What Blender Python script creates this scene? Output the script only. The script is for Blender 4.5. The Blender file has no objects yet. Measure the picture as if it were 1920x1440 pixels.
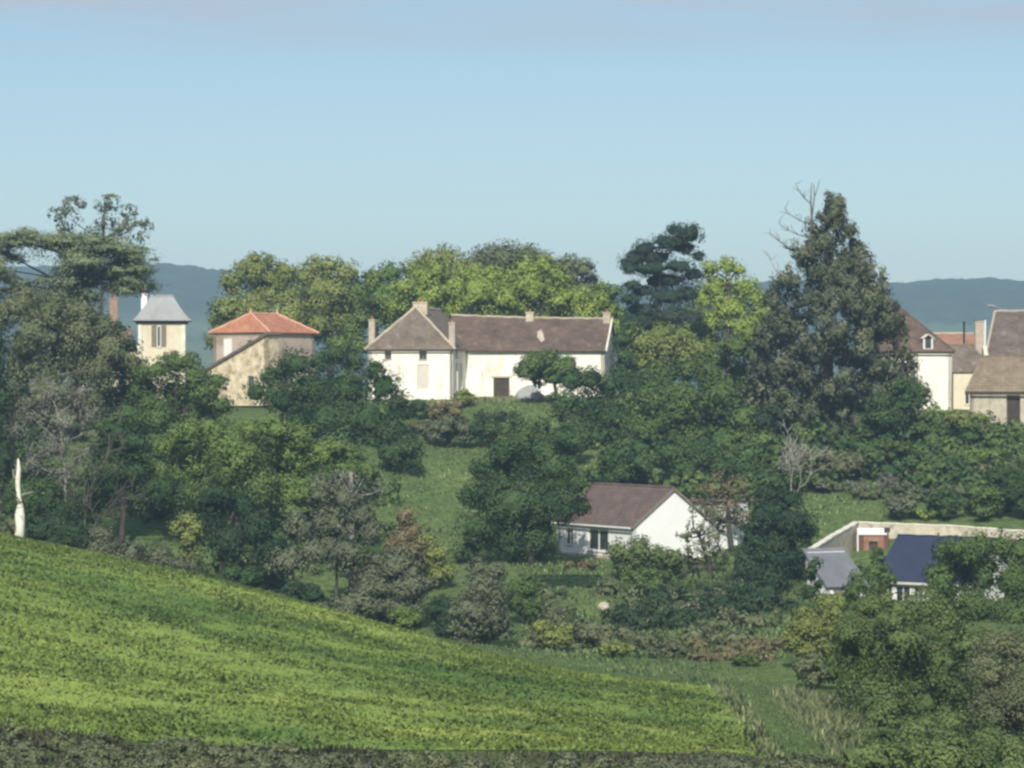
import bpy, math
import numpy as np

rng = np.random.default_rng(11)
SC = bpy.context.scene
COL = SC.collection
R = math.radians

# ---------------------------------------------------------------- camera
HFOV = R(20.0)
FPX = 960.0 / math.tan(HFOV / 2)          # bearing scale of the survey sketch (1920 wide)
cam_d = bpy.data.cameras.new('camera')
cam_d.sensor_width = 36.0
cam_d.angle = HFOV
cam_d.clip_start = 0.5
cam_d.clip_end = 12000
cam = bpy.data.objects.new('camera', cam_d)
COL.objects.link(cam)
cam.location = (0, 0, 0)
cam.rotation_euler = (R(90), 0, 0)
SC.camera = cam

# ---------------------------------------------------------------- sky, sun, exposure
SUN_AZ = -6.0        # heading of the light; negative: sun behind the camera, a little to its left
SUN_EL = 36.0
world = bpy.data.worlds.new('World')
SC.world = world
world.use_nodes = True
wn, wl = world.node_tree.nodes, world.node_tree.links
wn.clear()
out = wn.new('ShaderNodeOutputWorld')
bg = wn.new('ShaderNodeBackground')
bg.inputs['Strength'].default_value = 0.074
sky = wn.new('ShaderNodeTexSky')
sky.sky_type = 'NISHITA'
sky.sun_disc = False
sky.sun_elevation = R(SUN_EL)
sky.sun_rotation = R(180 - SUN_AZ)
sky.altitude = 150
sky.air_density = 1.0
sky.dust_density = 0.1
sky.ozone_density = 3.5
# a thin high cloud sheet over the whole sky, lost in the brightness low down
tc = wn.new('ShaderNodeTexCoord')
sep = wn.new('ShaderNodeSeparateXYZ')
wl.new(tc.outputs['Generated'], sep.inputs[0])
zc = wn.new('ShaderNodeMath'); zc.operation = 'MAXIMUM'; zc.inputs[1].default_value = 0.02
wl.new(sep.outputs['Z'], zc.inputs[0])
dx = wn.new('ShaderNodeMath'); dx.operation = 'DIVIDE'
dy = wn.new('ShaderNodeMath'); dy.operation = 'DIVIDE'
wl.new(sep.outputs['X'], dx.inputs[0]); wl.new(zc.outputs[0], dx.inputs[1])
wl.new(sep.outputs['Y'], dy.inputs[0]); wl.new(zc.outputs[0], dy.inputs[1])
cmb = wn.new('ShaderNodeCombineXYZ')
wl.new(dx.outputs[0], cmb.inputs[0]); wl.new(dy.outputs[0], cmb.inputs[1])
nz = wn.new('ShaderNodeTexNoise')
nz.inputs['Scale'].default_value = 0.55
nz.inputs['Detail'].default_value = 5
nz.inputs['Roughness'].default_value = 0.5
wl.new(cmb.outputs[0], nz.inputs['Vector'])
mr = wn.new('ShaderNodeMapRange'); mr.inputs[1].default_value = 0.32; mr.inputs[2].default_value = 0.55
wl.new(nz.outputs['Fac'], mr.inputs[0])
fade = wn.new('ShaderNodeMapRange'); fade.inputs[1].default_value = 0.106; fade.inputs[2].default_value = 0.132
fade.interpolation_type = 'SMOOTHSTEP'
wl.new(sep.outputs['Z'], fade.inputs[0])
cm = wn.new('ShaderNodeMath'); cm.operation = 'MULTIPLY'
wl.new(mr.outputs[0], cm.inputs[0]); wl.new(fade.outputs[0], cm.inputs[1])
cm2 = wn.new('ShaderNodeMath'); cm2.operation = 'MULTIPLY'; cm2.inputs[1].default_value = 0.95
wl.new(cm.outputs[0], cm2.inputs[0])
tint = wn.new('ShaderNodeMix'); tint.data_type = 'RGBA'; tint.blend_type = 'MULTIPLY'
tint.inputs[0].default_value = 1.0
tint.inputs[7].default_value = (1.0, 0.99, 0.93, 1)
wl.new(sky.outputs[0], tint.inputs[6])
mx = wn.new('ShaderNodeMix'); mx.data_type = 'RGBA'
wl.new(cm2.outputs[0], mx.inputs[0])
wl.new(tint.outputs[2], mx.inputs[6])
mx.inputs[7].default_value = (4.9, 5.5, 6.2, 1)
wl.new(mx.outputs[2], bg.inputs['Color'])
wl.new(bg.outputs[0], out.inputs['Surface'])

sun_d = bpy.data.lights.new('sun', 'SUN')
sun_d.energy = 4.0
sun_d.angle = R(0.5)
sun_d.color = (1.0, 0.93, 0.80)
sun = bpy.data.objects.new('sun', sun_d)
COL.objects.link(sun)
sun.rotation_euler = (R(90 - SUN_EL), 0, R(SUN_AZ))

SC.view_settings.view_transform = 'Standard'
SC.view_settings.look = 'None'
SC.view_settings.gamma = 1.0
SC.view_settings.exposure = 0.5
SC.render.engine = 'CYCLES'
SC.cycles.use_denoising = True
SC.cycles.filter_width = 2.7
SC.cycles.max_bounces = 6
SC.cycles.diffuse_bounces = 4
SC.cycles.volume_bounces = 1
SC.cycles.transparent_max_bounces = 8


# ---------------------------------------------------------------- helpers
def P(px, py, d):
    """bearing (as on the 1920 wide survey sketch) and distance -> point"""
    return np.array(((px - 960.0) * d / FPX, d, (720.0 - py) * d / FPX))


def X(px, d):
    return (px - 960.0) * d / FPX


def Z(py, d):
    return (720.0 - py) * d / FPX


def tag(o, label=None, cat=None, group=None, kind=None):
    if label: o['label'] = label
    if cat: o['category'] = cat
    if group: o['group'] = group
    if kind: o['kind'] = kind
    return o


def empty(name, loc, rz=0.0):
    o = bpy.data.objects.new(name, None)
    o.empty_display_size = 0.3
    COL.objects.link(o)
    o.location = [float(v) for v in loc]
    o.rotation_euler = (0, 0, rz)
    return o


def fast_mesh(name, verts, quads=None, tris=None, tint=None, smooth=False, nrm=None):
    me = bpy.data.meshes.new(name)
    verts = np.asarray(verts, np.float32)
    me.vertices.add(len(verts))
    me.vertices.foreach_set('co', verts.ravel())
    loops, starts = [], []
    n = 0
    if quads is not None and len(quads):
        q = np.asarray(quads, np.int32)
        loops.append(q.ravel()); starts.append(np.arange(len(q), dtype=np.int32) * 4); n = len(q) * 4
    if tris is not None and len(tris):
        t = np.asarray(tris, np.int32)
        loops.append(t.ravel()); starts.append(n + np.arange(len(t), dtype=np.int32) * 3)
    loops = np.concatenate(loops); starts = np.concatenate(starts)
    me.loops.add(len(loops)); me.loops.foreach_set('vertex_index', loops)
    me.polygons.add(len(starts)); me.polygons.foreach_set('loop_start', starts)
    if smooth:
        me.polygons.foreach_set('use_smooth', np.ones(len(starts), bool))
    me.update(calc_edges=True)
    if tint is not None:
        a = me.attributes.new('tint', 'FLOAT', 'FACE')
        a.data.foreach_set('value', np.asarray(tint, np.float32))
    if nrm is not None:
        a = me.attributes.new('nrm', 'FLOAT_VECTOR', 'FACE')
        a.data.foreach_set('vector', np.asarray(nrm, np.float32).ravel())
    return me


def link(name, me, mat, parent=None):
    o = bpy.data.objects.new(name, me)
    COL.objects.link(o)
    if mat is not None:
        me.materials.append(mat)
    if parent is not None:
        o.parent = parent
    return o


class MB:
    """collects simple solids, then links them as one mesh"""
    def __init__(s, tf=None):
        s.v, s.f, s.tf = [], [], tf

    def add(s, vs, fs):
        b = len(s.v)
        for p in vs:
            s.v.append(tuple(s.tf(*p)) if s.tf else tuple(p))
        for f in fs:
            s.f.append([b + i for i in f])
        return s

    def box(s, x0, x1, y0, y1, z0, z1):
        return s.add([(x0, y0, z0), (x1, y0, z0), (x1, y1, z0), (x0, y1, z0),
                      (x0, y0, z1), (x1, y0, z1), (x1, y1, z1), (x0, y1, z1)],
                     [(0, 3, 2, 1), (4, 5, 6, 7), (0, 1, 5, 4), (1, 2, 6, 5), (2, 3, 7, 6), (3, 0, 4, 7)])

    def slab(s, pts, t):
        p = np.array(pts, float)
        n = np.cross(p[1] - p[0], p[2] - p[0]); n /= np.linalg.norm(n)
        if n[2] < 0:
            p = p[::-1]; n = -n
        q = p - n * t
        k = len(p)
        fs = [tuple(range(k)), tuple(range(2 * k - 1, k - 1, -1))]
        for i in range(k):
            j = (i + 1) % k
            fs.append((i, k + i, k + j, j))
        return s.add([tuple(a) for a in p] + [tuple(a) for a in q], fs)

    def prism(s, pts, off):
        """planar polygon pushed along off"""
        p = np.array(pts, float); q = p + np.array(off)
        k = len(p)
        fs = [tuple(range(k)), tuple(range(2 * k - 1, k - 1, -1))]
        for i in range(k):
            j = (i + 1) % k
            fs.append((i, k + i, k + j, j))
        return s.add([tuple(a) for a in p] + [tuple(a) for a in q], fs)

    def tube(s, pts, rad, n=6):
        pts = [np.array(p, float) for p in pts]
        if np.isscalar(rad): rad = [rad] * len(pts)
        vs, fs = [], []
        for i, p in enumerate(pts):
            d = pts[min(i + 1, len(pts) - 1)] - pts[max(i - 1, 0)]
            d /= (np.linalg.norm(d) + 1e-9)
            a = np.cross(d, (0.13, 0.31, 0.94) if abs(d[2]) < 0.9 else (1, 0, 0)); a /= np.linalg.norm(a)
            b = np.cross(d, a)
            for k in range(n):
                t = 2 * math.pi * k / n
                vs.append(tuple(p + (a * math.cos(t) + b * math.sin(t)) * rad[i]))
        for i in range(len(pts) - 1):
            for k in range(n):
                k2 = (k + 1) % n
                fs.append((i * n + k, i * n + k2, (i + 1) * n + k2, (i + 1) * n + k))
        fs.append(tuple(range(n))[::-1])
        fs.append(tuple((len(pts) - 1) * n + k for k in range(n)))
        return s.add(vs, fs)

    def build(s, name, mat, parent=None, smooth=False):
        me = bpy.data.meshes.new(name)
        me.from_pydata(s.v, [], s.f)
        if smooth:
            me.polygons.foreach_set('use_smooth', np.ones(len(me.polygons), bool))
        me.update()
        return link(name, me, mat, parent)


# ---------------------------------------------------------------- materials
def new_mat(name):
    m = bpy.data.materials.new(name)
    m.use_nodes = True
    n = m.node_tree.nodes
    n.clear()
    o = n.new('ShaderNodeOutputMaterial')
    return m, n, m.node_tree.links, o


def c4(c):
    return (c[0], c[1], c[2], 1)


LEAF_GAIN = 1.28      # reflected plus transmitted share of a thin leaf


def leaf_mat(name, dark, light, trans=0.22, scale=0.25):
    m, n, l, o = new_mat(name)
    at = n.new('ShaderNodeAttribute'); at.attribute_name = 'tint'
    ge = n.new('ShaderNodeNewGeometry')
    no = n.new('ShaderNodeTexNoise'); no.inputs['Scale'].default_value = scale; no.inputs['Detail'].default_value = 2
    l.new(ge.outputs['Position'], no.inputs['Vector'])
    ad = n.new('ShaderNodeMath'); ad.operation = 'MULTIPLY_ADD'
    l.new(no.outputs['Fac'], ad.inputs[0]); ad.inputs[1].default_value = 0.9
    l.new(at.outputs['Fac'], ad.inputs[2])
    sb = n.new('ShaderNodeMath'); sb.operation = 'SUBTRACT'; sb.use_clamp = True
    l.new(ad.outputs[0], sb.inputs[0]); sb.inputs[1].default_value = 0.45
    mx = n.new('ShaderNodeMix'); mx.data_type = 'RGBA'
    l.new(sb.outputs[0], mx.inputs[0])
    mx.inputs[6].default_value = c4(dark); mx.inputs[7].default_value = c4(light)
    df = n.new('ShaderNodeBsdfDiffuse'); tr = n.new('ShaderNodeBsdfTranslucent')
    an = n.new('ShaderNodeAttribute'); an.attribute_name = 'nrm'     # leaves shade with the roundness of their spray
    l.new(an.outputs['Vector'], df.inputs['Normal'])
    ng = n.new('ShaderNodeVectorMath'); ng.operation = 'SCALE'; ng.inputs['Scale'].default_value = -1.0
    l.new(an.outputs['Vector'], ng.inputs[0]); l.new(ng.outputs[0], tr.inputs['Normal'])
    gn_ = n.new('ShaderNodeMix'); gn_.data_type = 'RGBA'; gn_.blend_type = 'MULTIPLY'; gn_.inputs[0].default_value = 1.0; gn_.clamp_result = False
    l.new(mx.outputs[2], gn_.inputs[6]); gn_.inputs[7].default_value = (LEAF_GAIN, LEAF_GAIN, LEAF_GAIN, 1)
    l.new(gn_.outputs[2], df.inputs['Color']); l.new(gn_.outputs[2], tr.inputs['Color'])
    ms = n.new('ShaderNodeMixShader'); ms.inputs[0].default_value = 0.45
    l.new(df.outputs[0], ms.inputs[1]); l.new(tr.outputs[0], ms.inputs[2])
    l.new(ms.outputs[0], o.inputs['Surface'])
    return m


def rough_mat(name, c1, c2, scale=1.0, bump=0.3, rough=0.85, spots=None, spot_scale=0.7, spot_amt=(0.55, 0.7), detail=6, bump_scale=None, spec=0.3, courses=0.0):
    """two-tone noise colour, optional third colour in blotches, noise bump"""
    m, n, l, o = new_mat(name)
    b = n.new('ShaderNodeBsdfPrincipled')
    tcn = n.new('ShaderNodeTexCoord')
    no = n.new('ShaderNodeTexNoise'); no.inputs['Scale'].default_value = scale; no.inputs['Detail'].default_value = detail
    no.inputs['Roughness'].default_value = 0.65
    l.new(tcn.outputs['Object'], no.inputs['Vector'])
    mrn = n.new('ShaderNodeMapRange'); mrn.inputs[1].default_value = 0.3; mrn.inputs[2].default_value = 0.7
    l.new(no.outputs['Fac'], mrn.inputs[0])
    mxn = n.new('ShaderNodeMix'); mxn.data_type = 'RGBA'
    l.new(mrn.outputs[0], mxn.inputs[0])
    mxn.inputs[6].default_value = c4(c1); mxn.inputs[7].default_value = c4(c2)
    col = mxn.outputs[2]
    if spots is not None:
        n2 = n.new('ShaderNodeTexNoise'); n2.inputs['Scale'].default_value = spot_scale; n2.inputs['Detail'].default_value = 8
        n2.inputs['Roughness'].default_value = 0.7
        mp = n.new('ShaderNodeMapping'); mp.inputs['Location'].default_value = (7.3, 2.1, 4.4)
        if 'plaster' in name: mp.inputs['Scale'].default_value = (2.2, 2.2, 0.55)
        l.new(tcn.outputs['Object'], mp.inputs[0]); l.new(mp.outputs[0], n2.inputs['Vector'])
        m2 = n.new('ShaderNodeMapRange'); m2.inputs[1].default_value = spot_amt[0]; m2.inputs[2].default_value = spot_amt[1]
        l.new(n2.outputs['Fac'], m2.inputs[0])
        x2 = n.new('ShaderNodeMix'); x2.data_type = 'RGBA'
        l.new(m2.outputs[0], x2.inputs[0]); l.new(col, x2.inputs[6]); x2.inputs[7].default_value = c4(spots)
        col = x2.outputs[2]
    if courses:
        # laid in courses up the slope, each tile a slightly different firing
        bk = n.new('ShaderNodeTexBrick'); bk.inputs['Scale'].default_value = 1.0
        bk.inputs['Brick Width'].default_value = courses * 0.9; bk.inputs['Row Height'].default_value = courses * 0.62
        bk.inputs['Mortar Size'].default_value = 0.018; bk.inputs['Color1'].default_value = (1.18, 1.16, 1.14, 1); bk.inputs['Color2'].default_value = (0.80, 0.80, 0.82, 1)
        bk.inputs['Mortar'].default_value = (0.55, 0.55, 0.55, 1)
        sx = n.new('ShaderNodeSeparateXYZ'); l.new(tcn.outputs['Object'], sx.inputs[0])
        ax = n.new('ShaderNodeMath'); ax.operation = 'ADD'; l.new(sx.outputs['X'], ax.inputs[0]); l.new(sx.outputs['Y'], ax.inputs[1])
        cb = n.new('ShaderNodeCombineXYZ'); l.new(ax.outputs[0], cb.inputs[0]); l.new(sx.outputs['Z'], cb.inputs[1])
        l.new(cb.outputs[0], bk.inputs['Vector'])
        xm = n.new('ShaderNodeMix'); xm.data_type = 'RGBA'; xm.blend_type = 'MULTIPLY'; xm.inputs[0].default_value = 0.8
        l.new(col, xm.inputs[6]); l.new(bk.outputs['Color'], xm.inputs[7]); col = xm.outputs[2]
    l.new(col, b.inputs['Base Color'])
    b.inputs['Roughness'].default_value = rough
    b.inputs['Specular IOR Level'].default_value = spec
    if bump:
        n3 = n.new('ShaderNodeTexNoise'); n3.inputs['Scale'].default_value = bump_scale or scale * 4; n3.inputs['Detail'].default_value = 4
        l.new(tcn.outputs['Object'], n3.inputs['Vector'])
        bp = n.new('ShaderNodeBump'); bp.inputs['Strength'].default_value = bump; bp.inputs['Distance'].default_value = 0.08
        l.new(n3.outputs['Fac'], bp.inputs['Height']); l.new(bp.outputs[0], b.inputs['Normal'])
    l.new(b.outputs[0], o.inputs['Surface'])
    return m


def flat_mat(name, c, rough=0.5, metal=0.0, spec=0.5):
    m, n, l, o = new_mat(name)
    b = n.new('ShaderNodeBsdfPrincipled')
    no = n.new('ShaderNodeTexNoise'); no.inputs['Scale'].default_value = 5.0
    tcn = n.new('ShaderNodeTexCoord'); l.new(tcn.outputs['Object'], no.inputs['Vector'])
    mxn = n.new('ShaderNodeMix'); mxn.data_type = 'RGBA'
    l.new(no.outputs['Fac'], mxn.inputs[0])
    mxn.inputs[6].default_value = c4([v * 0.85 for v in c]); mxn.inputs[7].default_value = c4([min(1, v * 1.12) for v in c])
    l.new(mxn.outputs[2], b.inputs['Base Color'])
    b.inputs['Roughness'].default_value = rough
    b.inputs['Metallic'].default_value = metal
    b.inputs['Specular IOR Level'].default_value = spec
    l.new(b.outputs[0], o.inputs['Surface'])
    return m


L = {
    'dark':   leaf_mat('leaf_dark', (0.019, 0.042, 0.018), (0.075, 0.118, 0.048)),
    'mid':    leaf_mat('leaf_mid', (0.032, 0.062, 0.022), (0.114, 0.162, 0.055)),
    'fresh':  leaf_mat('leaf_fresh', (0.048, 0.086, 0.026), (0.158, 0.218, 0.065)),
    'gold':   leaf_mat('leaf_gold', (0.080, 0.121, 0.026), (0.268, 0.341, 0.083), 0.3),
    'olive':  leaf_mat('leaf_olive', (0.067, 0.095, 0.027), (0.229, 0.261, 0.091)),
    'khaki':  leaf_mat('leaf_khaki', (0.042, 0.070, 0.025), (0.134, 0.176, 0.069)),
    'dull':   leaf_mat('leaf_dull', (0.052, 0.069, 0.036), (0.159, 0.178, 0.100)),
    'brown':  leaf_mat('leaf_brown', (0.072, 0.066, 0.038), (0.216, 0.186, 0.108)),
    'grey':   leaf_mat('leaf_grey', (0.08, 0.085, 0.075), (0.22, 0.225, 0.195)),
    'smoke':  leaf_mat('leaf_smoke', (0.056, 0.069, 0.043), (0.146, 0.167, 0.106)),
    'cedar':  leaf_mat('leaf_cedar', (0.055, 0.086, 0.049), (0.247, 0.286, 0.163)),
    'pine':   leaf_mat('leaf_pine', (0.018, 0.033, 0.025), (0.057, 0.083, 0.055), 0.1),
    'thuja':  leaf_mat('leaf_thuja', (0.031, 0.044, 0.022), (0.152, 0.168, 0.108), 0.12, 0.45),
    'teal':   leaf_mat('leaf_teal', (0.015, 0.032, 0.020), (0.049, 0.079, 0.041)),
}
M = {
    'bark':   rough_mat('bark', (0.034, 0.030, 0.024), (0.085, 0.075, 0.060), 3.0, 0.6),
    'palebark': rough_mat('pale_bark', (0.30, 0.29, 0.26), (0.50, 0.48, 0.44), 2.0, 0.6),
    'white_trunk': rough_mat('white_trunk', (0.62, 0.60, 0.53), (0.80, 0.78, 0.70), 1.6, 0.5, spots=(0.20, 0.18, 0.15), spot_scale=2.6, spot_amt=(0.54, 0.62)),
    'plaster_white': rough_mat('plaster_white', (0.73, 0.70, 0.625), (0.87, 0.85, 0.785), 0.5, 0.15, spots=(0.46, 0.40, 0.31), spot_scale=0.45, spot_amt=(0.54, 0.74)),
    'plaster_new': rough_mat('plaster_new', (0.76, 0.77, 0.78), (0.83, 0.835, 0.84), 0.4, 0.05),
    'plaster_cream': rough_mat('plaster_cream', (0.56, 0.50, 0.37), (0.72, 0.66, 0.52), 0.6, 0.2, spots=(0.40, 0.35, 0.25), spot_scale=0.5, spot_amt=(0.55, 0.75)),
    'plaster_pink': rough_mat('rubble_pink', (0.36, 0.29, 0.245), (0.52, 0.44, 0.38), 1.0, 0.4, spots=(0.27, 0.20, 0.165), spot_scale=0.8, spot_amt=(0.52, 0.68)),
    'plaster_yellow': rough_mat('rubble_yellow', (0.46, 0.37, 0.23), (0.76, 0.68, 0.52), 1.3, 0.8, spots=(0.32, 0.25, 0.18), spot_scale=1.1, spot_amt=(0.50, 0.62)),
    'stone': rough_mat('stone', (0.36, 0.32, 0.25), (0.60, 0.55, 0.45), 1.6, 0.6, spots=(0.20, 0.18, 0.14), spot_scale=1.2, spot_amt=(0.55, 0.7)),
    'stone_pale': rough_mat('stone_pale', (0.58, 0.54, 0.46), (0.78, 0.75, 0.67), 1.2, 0.5, spots=(0.42, 0.38, 0.30), spot_scale=1.2, spot_amt=(0.58, 0.74)),
    'stone_chimney': rough_mat('stone_chimney', (0.34, 0.29, 0.23), (0.48, 0.42, 0.35), 2.0, 0.4),
    'tile_brown': rough_mat('tile_brown', (0.070, 0.050, 0.043), (0.165, 0.118, 0.094), 0.4, 0.5, spots=(0.26, 0.215, 0.165), spot_scale=1.3, spot_amt=(0.56, 0.76), bump_scale=4.0, courses=0.42),
    'tile_grey': rough_mat('tile_grey', (0.105, 0.084, 0.066), (0.210, 0.172, 0.140), 0.7, 0.5, spots=(0.34, 0.30, 0.26), spot_scale=1.1, spot_amt=(0.58, 0.74), bump_scale=4.0, courses=0.42),
    'tile_red': rough_mat('tile_red', (0.34, 0.140, 0.080), (0.47, 0.225, 0.140), 0.9, 0.5, spots=(0.30, 0.19, 0.13), spot_scale=1.0, spot_amt=(0.56, 0.75), bump_scale=4.0, courses=0.42),
    'tile_purple': rough_mat('tile_purple', (0.098, 0.071, 0.064), (0.155, 0.114, 0.102), 0.7, 0.35, bump_scale=4.0, courses=0.42),
    'tile_tan': rough_mat('tile_tan', (0.175, 0.140, 0.095), (0.275, 0.225, 0.160), 0.8, 0.5, spots=(0.12, 0.10, 0.06), spot_scale=0.8, spot_amt=(0.55, 0.75), bump_scale=4.0, courses=0.42),
    'tile_lichen': rough_mat('tile_lichen', (0.090, 0.070, 0.062), (0.165, 0.132, 0.118), 0.8, 0.5, spots=(0.36, 0.33, 0.28), spot_scale=0.9, spot_amt=(0.60, 0.72), bump_scale=4.0, courses=0.42),
    'slate': rough_mat('slate', (0.235, 0.245, 0.255), (0.330, 0.340, 0.350), 1.0, 0.3, rough=0.55),
    'slate_navy': rough_mat('slate_navy', (0.024, 0.032, 0.066), (0.033, 0.044, 0.084), 0.8, 0.15, rough=0.75, spec=0.2),
    'slate_dull': rough_mat('slate_dull', (0.115, 0.128, 0.148), (0.180, 0.190, 0.208), 0.8, 0.3, rough=0.6),
    'brick': rough_mat('brick_red', (0.26, 0.10, 0.06), (0.42, 0.19, 0.12), 2.5, 0.4, spots=(0.14, 0.08, 0.06), spot_scale=1.0),
    'brick_pale': rough_mat('brick_pale', (0.24, 0.15, 0.11), (0.36, 0.25, 0.19), 2.5, 0.4),
    'brick_dull': rough_mat('brick_dull', (0.19, 0.095, 0.065), (0.31, 0.17, 0.12), 2.5, 0.4, spots=(0.36, 0.30, 0.24), spot_scale=1.4, spot_amt=(0.55, 0.68)),
    'tile_orange': rough_mat('tile_orange', (0.26, 0.13, 0.085), (0.36, 0.20, 0.135), 0.9, 0.5, spots=(0.2, 0.14, 0.1), spot_scale=1.0, bump_scale=4.0, courses=0.42),
    'mortar': rough_mat('ridge_mortar', (0.36, 0.30, 0.22), (0.56, 0.50, 0.40), 1.2, 0.4),
    'mortar_red': rough_mat('ridge_mortar_red', (0.55, 0.28, 0.18), (0.66, 0.42, 0.32), 1.5, 0.4),
    'white_paint': flat_mat('white_paint', (0.78, 0.78, 0.77), 0.45),
    'dark_wood': rough_mat('dark_wood', (0.035, 0.028, 0.022), (0.085, 0.068, 0.052), 3.0, 0.3),
    'shutter': rough_mat('shutter_wood', (0.15, 0.13, 0.10), (0.25, 0.22, 0.175), 3.0, 0.3),
    'shutter_pale': rough_mat('shutter_pale', (0.52, 0.49, 0.43), (0.64, 0.61, 0.54), 2.0, 0.2),
    'glass': flat_mat('window_glass', (0.035, 0.045, 0.05), 0.08, 0.0, 0.6),
    'metal_dark': flat_mat('dark_metal', (0.05, 0.05, 0.052), 0.5, 0.6),
    'metal_grey': flat_mat('grey_metal', (0.30, 0.32, 0.34), 0.45, 0.4),
    'tarp': rough_mat('grey_tarpaulin', (0.24, 0.25, 0.25), (0.36, 0.37, 0.36), 1.0, 0.3),
    'dead_wood': rough_mat('dead_wood', (0.19, 0.175, 0.155), (0.34, 0.32, 0.29), 2.5, 0.4),
    'dead_dark': rough_mat('dead_wood_dark', (0.07, 0.068, 0.06), (0.14, 0.13, 0.115), 2.5, 0.4),
}

# ---------------------------------------------------------------- terrain
# survey points: bearing, distance, height
_tp = []
def tp(px, d, z): _tp.append((X(px, d), d, z))
def tpy(px, py, d): _tp.append((X(px, d), d, Z(py, d)))
# camera bank
for px in (-900, 960, 2800):
    tp(px, 3, -1.8); tp(px, 22, -4.8); tp(px, 50, -9.2)
# lower edge of the field
for a in ((-300, 1335, 100), (0, 1362, 100), (350, 1385, 103), (700, 1402, 106), (1100, 1412, 109), (1440, 1424, 113)): tpy(*a)
# crest of the field
for a in ((-300, 960, 186), (0, 1012, 182), (200, 1048, 180), (400, 1092, 178), (600, 1142, 175), (800, 1196, 172),
          (1000, 1246, 168), (1200, 1278, 163), (1330, 1293, 160)): tpy(*a)
# valley behind the crest
for a in ((-300, 205, -11.5), (0, 203, -13.2), (300, 203, -15.0), (600, 200, -16.6), (900, 195, -17.6), (1100, 186, -17.3)): tp(*a)
# valley floor on the right
for a in ((1380, 1302, 158), (1500, 1268, 170), (1420, 1252, 173), (1455, 1405, 125), (1700, 1440, 125), (2000, 1430, 128),
          (1300, 1203, 192), (1250, 1262, 172), (1270, 1158, 206), (1700, 1250, 172), (2000, 1250, 172)): tpy(*a)
# house pad
for a in ((1040, 240, -13.9), (1187, 231, -14.0), (1340, 236, -13.9), (1060, 222, -14.9), (1250, 222, -15.2)): tp(*a)
# meadow and slope
for a in ((840, 900, 255), (870, 840, 272), (780, 980, 240), (840, 1085, 222), (900, 792, 283), (970, 754, 291),
          (1580, 945, 245), (1500, 892, 256), (1800, 884, 258), (1600, 970, 240)): tpy(*a)
tp(1605, 229, -13.1); tp(1690, 212, -16.4); tp(1850, 224, -13.4); tp(1545, 205, -14.6)
for px in (-300, 100, 300, 500): tp(px, 300, -2.0)
for px in (-300, 100, 300): tp(px, 255, -5.5)
tp(500, 262, -5.0); tp(650, 262, -4.6); tp(60, 222, -10.8); tp(350, 228, -10.2)
for px in (690, 900, 1130): tp(px, 299, -1.5)
tp(900, 310, -1.5); tp(1300, 298, -1.8); tp(1300, 262, -6.4); tp(1500, 285, -2.8)
tp(1740, 286, -2.6); tp(1880, 274, -3.7); tp(1850, 300, -2.6); tp(2100, 275, -4.0)
for px in (-300, 500, 960, 1500, 2100): tp(px, 335, -1.5); tp(px, 420, -6.0)
_tp = np.array(_tp)


def _U(r2):
    return np.where(r2 > 1e-9, r2 * np.log(np.maximum(r2, 1e-9)), 0.0)


_A = _tp[:, :2] / 100.0
_K = _U(((_A[:, None] - _A[None]) ** 2).sum(-1)) + np.eye(len(_A)) * 0.002
_Pm = np.c_[np.ones(len(_A)), _A]
_Mx = np.block([[_K, _Pm], [_Pm.T, np.zeros((3, 3))]])
_W = np.linalg.solve(_Mx, np.r_[_tp[:, 2], 0, 0, 0])


def vnoise(x, y, seed=0):
    """cheap smooth value noise"""
    x = np.asarray(x, float); y = np.asarray(y, float)
    xi, yi = np.floor(x), np.floor(y)
    xf, yf = x - xi, y - yi
    xf = xf * xf * (3 - 2 * xf); yf = yf * yf * (3 - 2 * yf)

    def h(a, b):
        s = np.sin(a * 127.1 + b * 311.7 + seed * 74.7) * 43758.5453
        return s - np.floor(s)
    return (h(xi, yi) * (1 - xf) + h(xi + 1, yi) * xf) * (1 - yf) + (h(xi, yi + 1) * (1 - xf) + h(xi + 1, yi + 1) * xf) * yf


HILL_D = 2400.0
_hx = [-9000, -3000, -200, 0, 300, 360, 420, 600, 900, 1200, 1500, 1680, 1760, 1850, 1920, 2100, 5000, 11000]
_hy = [600, 540, 516, 508, 502, 506, 514, 530, 540, 540, 535, 538, 531, 527, 533, 525, 545, 600]


def ground(x, y):
    x = np.atleast_1d(np.asarray(x, float)); y = np.atleast_1d(np.asarray(y, float))
    q = np.stack([x, y], -1) / 100.0
    z = np.empty(len(q))
    for i in range(0, len(q), 20000):
        c = q[i:i + 20000]
        z[i:i + 20000] = _U(((c[:, None] - _A[None]) ** 2).sum(-1)) @ _W[:-3] + _W[-3] + c @ _W[-2:]
    # beyond the survey the land levels out towards the far valley
    out_ = np.clip((y - 340) / 120, 0, 1); out_ = out_ * out_ * (3 - 2 * out_)
    side = np.clip((np.abs(x) - (0.24 * y + 12)) / (25 + 0.1 * y), 0, 1); side = side * side * (3 - 2 * side)
    far = -4.0 - 26.0 * np.clip((y - 340) / 900, 0, 1)
    flat = np.where(y < 120, np.clip(-1.8 - y * 0.12, -13, 0), -9.0)
    z = z * (1 - side) + flat * side
    z = z * (1 - out_) + far * out_
    # gentle swells
    z = z + (vnoise(x / 9, y / 9, 3) - 0.5) * 0.35 * (y > 60)
    return z


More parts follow.
